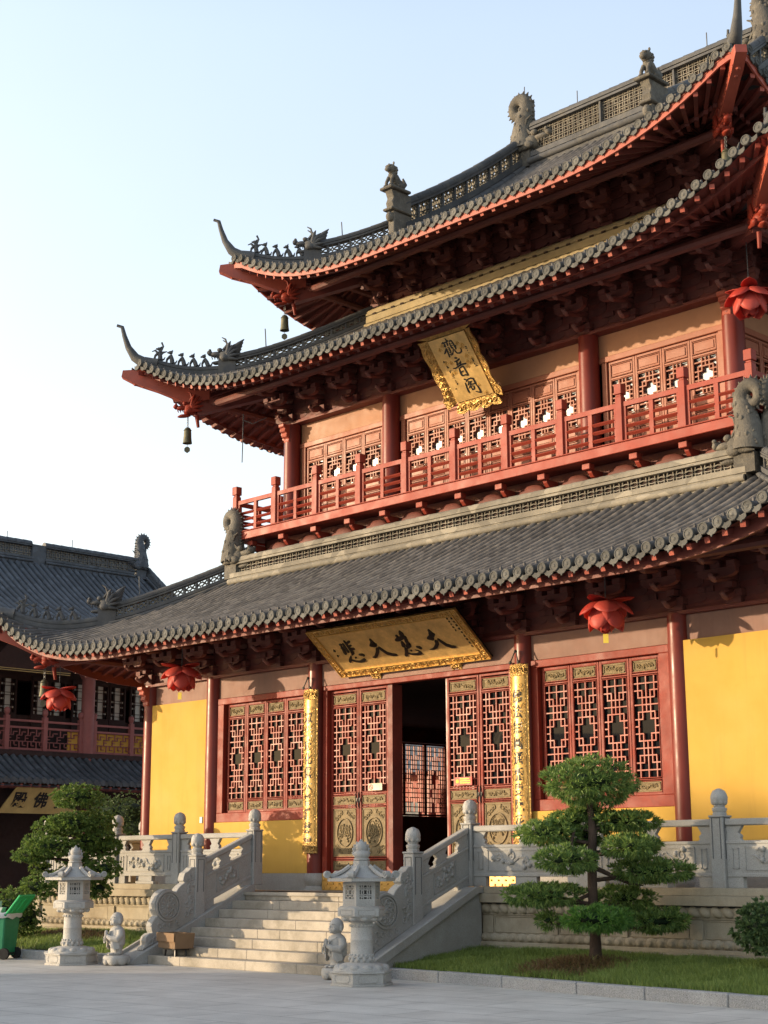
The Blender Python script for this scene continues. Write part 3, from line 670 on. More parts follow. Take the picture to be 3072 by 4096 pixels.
def carved(side, hx, hy, u0, u1, z0, z1, o, par, seed, k=3):
    mb = MB(); U, N = SIDES[side]; c = (wp(side,hx,hy,u0,o,z0)+wp(side,hx,hy,u1,o,z1))/2; W = u1-u0; H = z1-z0
    sbox(mb, side, hx, hy, u0, u1, o-0.03, o, z0, z1)
    for a, b, e, f in ((u0+.02,u1-.02,z1-.035,z1-.02),(u0+.02,u1-.02,z0+.02,z0+.035),(u0+.02,u0+.035,z0+.02,z1-.02),(u1-.035,u1-.02,z0+.02,z1-.02)):
        sbox(mb, side, hx, hy, a, b, o, o+0.012, e, f)
    if H > 0.5:
        mb.arc_ring(c+N*0.006, U*0.8, Z, N, H*0.29, 0.02, 0.03, seg=26)
        relief(mb, c+N*0.005, U, Z, N, W*0.5, H*0.42, seed, 0.012, 3); relief(mb, c+N*0.005+Z*H*0.1, U, Z, N, W*0.42, H*0.3, seed+5, 0.01, 2)
        for s_ in (-1,1):
            for x in (-1,1):
                for i in range(3): scroll(mb, c+U*x*W*(0.36-0.1*i)+Z*s_*H*(0.3+0.05*i)+N*0.004, U, Z, N, 0.05, 0.012, 1.1, x*s_, i)
    else: relief(mb, c+N*0.004, U, Z, N, W*0.72, H*0.6, seed, 0.009, 4)
    return mb.build('carved_panel', 'bronze', par)
def leaf(side, hx, hy, u0, u1, z0, z1, o, pat, lz, panels, seed=0, name='window_leaf', mt='red', glass='glass', plain=False, lab=None):
    fr = MB(); st = 0.045; g = 0.004; u0 += g; u1 -= g; d = 0.055
    cuts = [z0, z1]
    def rect(a0, a1, b0, b1, w, oo, dd):
        sbox(fr, side,hx,hy, a0, a0+w, oo-dd, oo, b0, b1); sbox(fr, side,hx,hy, a1-w, a1, oo-dd, oo, b0, b1)
        sbox(fr, side,hx,hy, a0+w, a1-w, oo-dd, oo, b1-w, b1); sbox(fr, side,hx,hy, a0+w, a1-w, oo-dd, oo, b0, b0+w)
    rect(u0, u1, z0, z1, st, o, d)
    zs = sorted([lz]+panels)
    for i in range(len(zs)-1):
        a, b = zs[i][1], zs[i+1][0]
        sbox(fr, side,hx,hy, u0+st, u1-st, o-d, o-0.002, a+0.012, b-0.012)
    for a, b in zs: rect(u0+st+0.004, u1-st-0.004, a, b, 0.014, o+0.008, 0.03)
    f = fr.build(name, mt, TEM, bevel=0.004, label=lab)
    lt = MB(); lattice(lt, side,hx,hy, u0+st+0.018, u1-st-0.018, lz[0]+0.014, lz[1]-0.014, o-0.008, pat, 0.02 if not plain else 0.024, 0.035 if not plain else 0.07)
    lt.build('lattice', 'rafter' if not plain else mt, f)
    gl = MB(); sbox(gl, side,hx,hy, u0+st, u1-st, o-0.085 if plain else o-0.06, o-0.078 if plain else o-0.052, lz[0], lz[1]); 
    if glass: gl.build('glass_pane', glass, f)
    for i, (a, b) in enumerate(panels):
        if plain:
            m = MB(); sbox(m, side,hx,hy, u0+st+.02, u1-st-.02, o-0.03, o-0.01, a+.016, b-.016); sbox(m, side,hx,hy, u0+st+.05, u1-st-.05, o-0.01, o+0.004, a+.045, b-.045)
            m.build('raised_panel', mt, f, bevel=0.008)
        else: carved(side,hx,hy, u0+st+.02, u1-st-.02, a+.014, b-.014, o-0.012, f, seed+i)
    return f
# ------------------------------------------------ ground storey
HX, HY, FL, WT = 8.05, YC, 1.172, 5.47
XC = [-8.05,-5.85,-2.66,2.66,5.85,8.05]
def column(x, y, z0, z1, r, m='red_col', drum=True, nm='column'):
    mb = MB(); mb.lathe((x,y,0), [(r,z0),(r,(z0+z1)/2),(r*0.97,z1)], 28); o = mb.build(nm, m, TEM, 40)
    if drum:
        mb = MB(); mb.lathe((x,y,z0-0.32), [(0.235,0),(0.235,0.04),(0.2,0.07),(0.185,0.085),(0.215,0.12),(0.243,0.18),(0.245,0.22),(0.228,0.28),(0.2,0.32),(0.05,0.321)], 28); mb.build('drum_base', 'stone', o, 50)
    return o
for x in XC: column(x, 0, 1.49, 5.5, 0.18)
for y in (2.2, 5.5, 10.1, 13.5, 15.66):
    column(-8.05, y, 1.49, 5.5, 0.18); column(8.05, y, 1.49, 5.5, 0.18)
def wallpart(name, m, boxes, bev=0, lab=None):
    mb = MB()
    for b in boxes: sbox(mb, *b)
    return mb.build(name, m, TEM, bevel=bev, label=lab)
WO = 0.1     # wall face stands this far in front of the column axis
for s in (-1, 1):
    a, b = sorted((s*5.95, s*7.95)); wallpart('yellow_wall', 'yellow', [('F',HX,HY,a,b,-0.1,WO,1.49,5.06)], lab='tall yellow plaster wall at the %s end' % ('left' if s < 0 else 'right'))
    wallpart('stone_plinth', 'stone', [('F',HX,HY,a,b,-0.1,WO+0.04,FL,1.488)])
    a, b = sorted((s*2.76, s*5.75)); wallpart('yellow_dado', 'yellow', [('F',HX,HY,a,b,-0.1,WO-0.01,1.49,2.5)])
    wallpart('stone_plinth', 'stone', [('F',HX,HY,a,b,-0.1,WO+0.03,FL,1.488)])
    a, b = sorted((s*2.83, s*5.68))
    # window surround
    wallpart('window_surround', 'red', [('F',HX,HY,a,b,-0.08,0.06,2.502,2.69),('F',HX,HY,a,b,-0.08,0.06,4.91,5.035),('F',HX,HY,a,a+.15 if s>0 else a+.2,-0.08,0.058,2.69,4.91),('F',HX,HY,b-.2 if s>0 else b-.15,b,-0.08,0.058,2.69,4.91)], 0.008)
    l0, l1 = sorted((s*3.0, s*5.45)); w = (l1-l0)/4
    for k in range(4):
        leaf('F',HX,HY,l0+k*w,l0+(k+1)*w,2.695,4.905,-0.03,LW,(2.96,4.6),[(2.73,2.92),(4.65,4.86)],seed=k*3+(20 if s>0 else 0))
# upper boards and beams all round
for side, h in (('F',HX),('R',HY),('L',HY),('B',HX)):
    wallpart('frieze_board', 'beam', [(side,HX,HY,-h+.05,h-.05,-0.08,0.02,5.045,WT)])
    wallpart('eave_ledge', 'red_dark', [(side,HX,HY,-h-.1,h+.1,-0.1,0.14,WT+.002,WT+.06),(side,HX,HY,-h,h,-0.05,0.04,WT+.062,WT+.9)])
for side in 'RB':
    h = HY if side == 'R' else HX
    wallpart('yellow_wall', 'yellow', [(side,HX,HY,-h+.1,h-.1,-0.1,0.05,FL,5.044)])
# left side: glazed doors looking out to the court
wallpart('yellow_wall', 'yellow', [('L',HX,HY,-HY+.1,-3.9,-0.1,0.05,FL,5.044),('L',HX,HY,3.9,HY-.1,-0.1,0.05,FL,5.044)])
wallpart('dado_wall', 'red_dark', [('L',HX,HY,-3.9,3.9,-0.06,0.05,FL,2.85),('L',HX,HY,-3.9,3.9,-0.06,0.05,4.7,5.044)])
for k in range(10):
    leaf('L',HX,HY,-3.9+k*.78,-3.9+(k+1)*.78,2.86,4.69,0.0,LD,(2.95,4.62),[],glass=None)
# doors
wallpart('door_frame', 'red', [('F',HX,HY,-2.42,2.42,-0.12,0.05,4.94,5.035),('F',HX,HY,-2.45,-2.32,-0.12,0.045,1.49,4.94),('F',HX,HY,2.32,2.45,-0.12,0.045,1.49,4.94)], 0.008)
wallpart('door_jamb_board', 'red_dark', [('F',HX,HY,-2.6,-2.452,-0.1,-0.02,1.49,5.04),('F',HX,HY,2.452,2.6,-0.1,-0.02,1.49,5.04)])
DP = [(1.53,1.73),(1.78,2.70),(2.74,2.93)]
for i, (a, b) in enumerate(((-2.31,-1.53),(-1.52,-0.74),(0.76,1.54),(1.55,2.31))):
    leaf('F',HX,HY,a,b,1.495,4.93,-0.05,LD,(2.98,4.6),DP+[(4.65,4.86)],seed=40+i*7,name='door_leaf')
# handles of the two pairs
for x in (-1.525, 1.545):
    mb = MB()
    for s in (-1,1): mb.tube([V(x+s*.03,0.03,2.98),V(x+s*.035,0.0,2.95),V(x+s*.035,-0.0,2.72),V(x+s*.03,0.03,2.68)],0.012,6); mb.ell((x+s*.035,0.03,2.83),0.02,0.012,0.05,6,5)
    mb.build('door_pull', 'black', TEM)
# the middle leaf folded back into the hall on the right
for x, s in ((0.76,1),):
    mb = MB(); 
    for y0,y1 in ((0.06,0.13),(0.72,0.8)): mb.box(x-.03,x+.03,y0,y1,1.5,4.93)
    mb.box(x-.02,x+.02,0.13,0.72,1.5,2.95); mb.box(x-.02,x+.02,0.13,0.72,4.6,4.93)
    for k in range(1,7): mb.box(x-.012,x+.012,0.13+k*.085-.01,0.13+k*.085+.01,2.95,4.6)
    for k in range(1,13): mb.box(x-.01,x+.01,0.13,0.72,2.95+k*.127-.01,2.95+k*.127+.01)
    mb.build('open_door_leaf', 'red_col', TEM, label='door leaf folded back into the dark doorway')
# studded brass sill
mb = MB(); mb.box(-2.44,2.44,-0.06,0.1,FL+.001,1.49)
sill = mb.build('studded_sill', 'gold_sill', TEM, bevel=0.01); mb = MB()
for j in range(4):
    for i in range(30):
        x = -2.36+i*0.162+(0.08 if j%2 else 0)
        if x < 2.4: mb.ell((x,-0.065,FL+.05+j*.075),0.02,0.018,0.02,8,5)
mb.build('sill_studs', 'gold', sill, 60)['kind'] = 'stuff'
wallpart('door_post','red_dark',[('F',HX,HY,-.735,-.62,-.3,-.04,1.49,4.94)])
# small notices
mb = MB(); mb.box(-1.2,-0.84,-0.02,0.0,2.99,3.12); o = mb.build('door_notice', 'sign_tan', TEM, label='tan no-smoking notice on the left door')
mb = MB(); mb.arc_ring(V(-1.13,-0.023,3.055),V(1,0,0),Z,V(0,-1,0),0.042,0.012,0.004,seg=16); mb.beam((-1.16,-0.023,3.085),(-1.1,-0.023,3.025),0.01,0.004,(0,1,0)); mb.build('ban_symbol','sign_red',o)
mb = MB(); mb.box(1.0,1.4,-0.02,0.0,3.0,3.14); o = mb.build('door_notice', 'sign_red', TEM, label='red notice with cream lettering on the right door')
mb = MB(); mb.lathe((0,0,0),[(0.035,0),(0.035,0.004)],16); mb.v = [(1.06+x,-0.0205-z,3.07+y) for x,y,z in mb.v]
for k in range(3): mb.box(1.12,1.37 if k else 1.34,-0.024,-0.0205,3.1-k*.035,3.118-k*.035)
mb.build('notice_lettering','paper',o)
tag(MB().box(-6.14,-6.05,-WO-.02,-WO,2.50,2.63).build('switch_box','white',None,bevel=0.006),'small white switch box on the left yellow wall','switch box')
# interior
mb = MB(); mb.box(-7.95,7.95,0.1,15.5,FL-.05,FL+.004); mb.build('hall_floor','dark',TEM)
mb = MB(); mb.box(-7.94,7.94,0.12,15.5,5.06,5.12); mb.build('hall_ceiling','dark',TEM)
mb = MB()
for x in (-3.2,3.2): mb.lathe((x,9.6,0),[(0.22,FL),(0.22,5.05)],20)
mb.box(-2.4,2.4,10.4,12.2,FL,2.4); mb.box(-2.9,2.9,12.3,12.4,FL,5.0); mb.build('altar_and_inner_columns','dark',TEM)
# ------------------------------------------------ brackets
def bracket_mb(levels=4):
    red = MB(); nose = MB()
    red.box(-0.14,0.14,-0.14,0.14,0,0.09); red.box(-0.18,0.18,-0.18,0.18,0.09,0.2)
    for k in range(levels):
        z = 0.1+k*0.24; out = 0.32+0.3*k
        # arm along the wall with rounded ends
        for yo in ([0.0] + ([-(out-0.1)] if k in (1,2) else [])):
            L_ = 0.34+0.05*(levels-k if yo == 0 else 0)
            pr = [(-L_,z+.14),(-L_,z+.06),(-L_+.05,z+.02),(-L_+.14,z),(L_-.14,z),(L_-.05,z+.02),(L_,z+.06),(L_,z+.14)]
            red.prism([V(x,yo-.05,zz) for x,zz in pr],(0,0.1,0))
            for x in (-L_+.07,0,L_-.07): red.box(x-.075,x+.075,yo-.075,yo+.075,z+.14,z+.23)
        # outward arm: rises, then droops to a curled nose
        pts = [V(0,0.1,z+.07),V(0,-out*0.5,z+.05),V(0,-out+.08,z+.0),V(0,-out-.04,z-.03)]
        red.tube(pts,[0.075,0.075,0.07,0.055],6)
        for p in (V(0,-out-.05,z-.035),): nose.ell(p,0.052,0.09,0.035,10,6,Matrix.Rotation(-.5,3,'X')); nose.ell(p+V(0,-0.07,0.045),0.045,0.035,0.04,8,6)
        red.box(-0.07,0.07,-out*0.6-.07,-out*0.6+.07,z+.13,z+.22)
    return red, nose
rb, nb = bracket_mb(4)
nf_ = len(rb.f); rb.add(nb.v, nb.f)
me_r = rb.build('bracket_set','red_brk',None,50); me_r.data.materials.append(M['red_nose'])
for i_, p_ in enumerate(me_r.data.polygons): p_.material_index = 1 if i_ >= nf_ else 0
me_r.parent = TEM; me_r.matrix_parent_inverse = Matrix.Translation(-TEM.location)
first = [True]
def put_bracket(side, hx, hy, u, z, diag=None):
    if first[0]: o = me_r; first[0] = False
    else: o = me_r.copy(); COL.objects.link(o)
    p = wp(side,hx,hy,u,0.0,z)
    o.location = p; o.rotation_euler = (0,0,{'F':0,'R':pi/2,'L':-pi/2,'B':pi}[side] + (diag or 0))
for z, hx, hy in ((5.535,8.05,YC),(11.46,5.85,YC-2.1),(14.3,4.3,YC-3.65)):
    nf = round(2*hx/1.064); 
    for k in range(nf+1): put_bracket('F',hx,hy,-hx+2*hx*k/nf,z)
    ns = round(2*hy/1.064)
    lim = {8.05:6,5.85:ns,4.3:ns}[hx]
    for k in range(1, ns+1):
        if k <= lim: put_bracket('R',hx,hy,-hy+2*hy*k/ns,z)
    for k in range(1, 5): put_bracket('L',hx,hy,hy-2*hy*k/ns,z)
# purlins over the bracket arms
for T_, hx, hy in ((T1,8.05,YC),(T2,5.85,YC-2.1),(T3,4.3,YC-3.65)):
    for side, h in (('F',hx),('R',hy),('L',hy)):
        for o_ in (0.9,1.3):
            t = 2.65-o_; zz = T_.z(t,9)-0.38
            MB().tube([wp(side,hx,hy,-h-o_,o_,zz),wp(side,hx,hy,h+o_,o_,zz)],0.085,8).build('eave_purlin','red_brk',TEM,40)
        MB().add([wp(side,hx,hy,-h,0.0,T_.z(2.65,9)-1.6),wp(side,hx,hy,h,0.0,T_.z(2.65,9)-1.6),wp(side,hx,hy,h,0.0,T_.z(2.65,9)-.1),wp(side,hx,hy,-h,0.0,T_.z(2.65,9)-.1)],[(0,1,2,3)]).build('bracket_backing','red_brk',TEM)

# carved lit corbels beside the corner columns
for z1, hx, y0 in ((5.47,8.05,0.0),(11.42,5.85,2.1)):
    for s in (-1,1):
        mb = MB(); prof = [(0,0),(0.36,0),(0.36,-.07),(0.30,-.1),(0.32,-.17),(0.25,-.2),(0.27,-.28),(0.19,-.32),(0.2,-.4),(0.1,-.44),(0.1,-.5),(0,-.5)]
        mb.prism([V(s*(hx+x),y0-.09,z1+z) for x,z in prof],(0,.18,0)); mb.prism([V(s*hx-.09,y0-x,z1+z) for x,z in prof],(.18,0,0))
        mb.build('corner_corbel','rafter',TEM,bevel=0.012)
# ------------------------------------------------ upper storey
UX, UY = 5.85, YC-2.1
def ucol(x,y): column(x,y,8.8,11.44,0.2,drum=False)
for x in (-5.85,-2.66,2.66,5.85): ucol(x,2.1)
for y in (5.5,10.1,13.56):
    ucol(5.85,y); ucol(-5.85,y)
UP = [(9.0,9.5),(9.56,9.76),(10.56,10.80)]
for side, h in (('F',UX),('R',UY)):
    wallpart('salmon_wall_board','beam_up',[(side,UX,UY,-h+.1,h-.1,-0.2,-0.1,10.99,11.43)])
    wallpart('eave_ledge','red_dark',[(side,UX,UY,-h-.1,h+.1,-0.12,0.14,11.432,11.49),(side,UX,UY,-h,h,-0.06,0.04,11.492,12.6)])
    wallpart('window_head','leaf_up',[(side,UX,UY,-h+.15,h-.15,-0.17,-0.06,10.87,10.985)],0.01)
    bays = ([(-5.6,-2.9,4),(-2.44,2.44,8),(2.9,5.6,4)] if side == 'F' else [(-5.5,-2.5,4),(-2.1,2.1,6),(2.5,5.5,4)])
    jb = []
    for a,b,n in bays:
        jb += [(side,UX,UY,a,a+.12,-0.17,-0.062,8.9,10.868),(side,UX,UY,b-.12,b,-0.17,-0.062,8.9,10.868)]
        w = (b-a-.26)/n
        for k in range(n): leaf(side,UX,UY,a+.13+k*w,a+.13+(k+1)*w,8.9,10.86,-0.1,LU,(9.8,10.5),UP,name='window_leaf',mt='leaf_up',glass='glass_up' if side == 'F' else 'glass',plain=True)
    for j_ in jb: wallpart('window_jamb','leaf_up',[j_],0.01)
for side, h in (('L',UY),('B',UX)):
    wallpart('salmon_wall_board','beam_up',[(side,UX,UY,-h+.1,h-.1,-0.2,-0.1,8.9,11.43)]); wallpart('eave_ledge','red_dark',[(side,UX,UY,-h-.1,h+.1,-0.12,0.14,11.432,11.49),(side,UX,UY,-h,h,-0.06,0.04,11.492,12.6)])
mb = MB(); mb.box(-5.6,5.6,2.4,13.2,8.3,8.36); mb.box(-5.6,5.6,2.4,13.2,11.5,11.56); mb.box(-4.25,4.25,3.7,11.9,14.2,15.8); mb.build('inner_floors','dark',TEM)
# balcony
BX, BY = 6.72, YC-1.17
mb = MB()
for side, h in (('F',BX),('R',BY),('L',BY)):
    sbox(mb,side,BX,BY,-h-.06,h+.06,-0.16,0.06,8.73,8.9); sbox(mb,side,BX,BY,-h-.085,h+.085,-0.1,0.085,8.902,8.925)
mb.build('balcony_edge_beam','rail',TEM,bevel=0.008)
mb = MB(); mb.box(-BX,BX,YC-BY+.02,YC+BY,8.76,8.88); mb.build('balcony_floor','red_dark',TEM)
mb = MB()
for side, h, hh in (('F',6.3,0),('R',YC-1.7,0),('L',YC-1.7,0)): sbox(mb,side,6.3,YC-1.7,-h,h,-0.06,0,7.6,8.75)
mb.build('balcony_skirt_wall','red_brk',TEM)
def post_mb(o):
    pass
pp = MB(); pp.box(-.07,.07,-.07,.07,8.926,9.76); pp.box(-.055,.055,-.055,.055,9.76,9.8); pp.box(-.08,.08,-.08,.08,9.8,9.99)
post = pp.build('baluster_post','rail',TEM,bevel=0.008); pfirst = True
post.matrix_parent_inverse = Matrix.Translation(-TEM.location)
def panel_mb(L_):
    mb = MB()
    mb.box(.07,L_-.07,-.035,.035,9.56,9.65)
    mb.box(.07,.13,-.03,.03,8.926,9.56); mb.box(L_-.13,L_-.07,-.03,.03,8.926,9.56); mb.box(L_/2-.045,L_/2+.045,-.03,.03,8.926,9.56)
    for z in (9.05,9.2,9.35):
        for a,b in ((.13,L_/2-.045),(L_/2+.045,L_-.13)):
            mb.prism([V(a-.0,-.0,z+.035),V(a,-.05,z+.0),V(a,0.0,z-.035),V(a,.05,z)],(b-a,0,0))
    return mb
pm = panel_mb(1.344).build('railing_panel','rail',TEM); pm.matrix_parent_inverse = Matrix.Translation(-TEM.location)
plist = []; 
for side, h in (('F',BX),('R',BY),('L',BY)):
    n = 10 
    L_ = 2*(h-.02)/n
    U,N = SIDES[side]
    for k in range(n+1):
        if side != 'F' and ((k == 0 and side == 'R') or (k == n and side == 'L')): pass
        else:
            plist.append(('post', wp(side,BX,BY,-(h-.02)+k*L_,-.02,0), 0, 1))
        if k < n: plist.append(('panel', wp(side,BX,BY,-(h-.02)+k*L_,-.02,0), math.atan2(U.y,U.x), L_/1.344))
seen = set()
for kind, p, a, sc_ in plist:
    src = post if kind == 'post' else pm
    if kind in seen: o = src.copy(); COL.objects.link(o)
    else: o = src; seen.add(kind)
    o.location = p; o.rotation_euler = (0,0,a); o.scale = (sc_,1,1)
# curved corbels under the balcony
cb = MB(); cb.prism([V(-.05,y,z) for y,z in ((0,0),(0,-.22),(-.16,-.22),(-.16,-.16),(-.26,-.13),(-.33,-.06),(-.35,0))],(.1,0,0)); cb.box(-.09,.09,-.45,-.3,-.02,.09)
corb = cb.build('balcony_corbel','rail',TEM,bevel=0.01); corb.matrix_parent_inverse = Matrix.Translation(-TEM.location); ff = True
for side, h in (('F',6.3),('R',YC-1.7)):
    n = round(2*h/1.064)
    for k in range(n+1):
        o = corb if ff else corb.copy()
        if not ff: COL.objects.link(o)
        ff = False
        o.location = wp(side,6.3,YC-1.7,-h+2*h*k/n,0.0,8.62); o.rotation_euler = (0,0,0 if side == 'F' else pi/2)
        if side == 'F':
            pass
mb = MB()
for k in range(12):
    x = -6.3+12.6*k/12+0.52
    mb.ell((x,1.62,8.45),0.36,0.08,0.2,16,8)
mb.build('balcony_cloud_boards','red_brk',TEM,60)

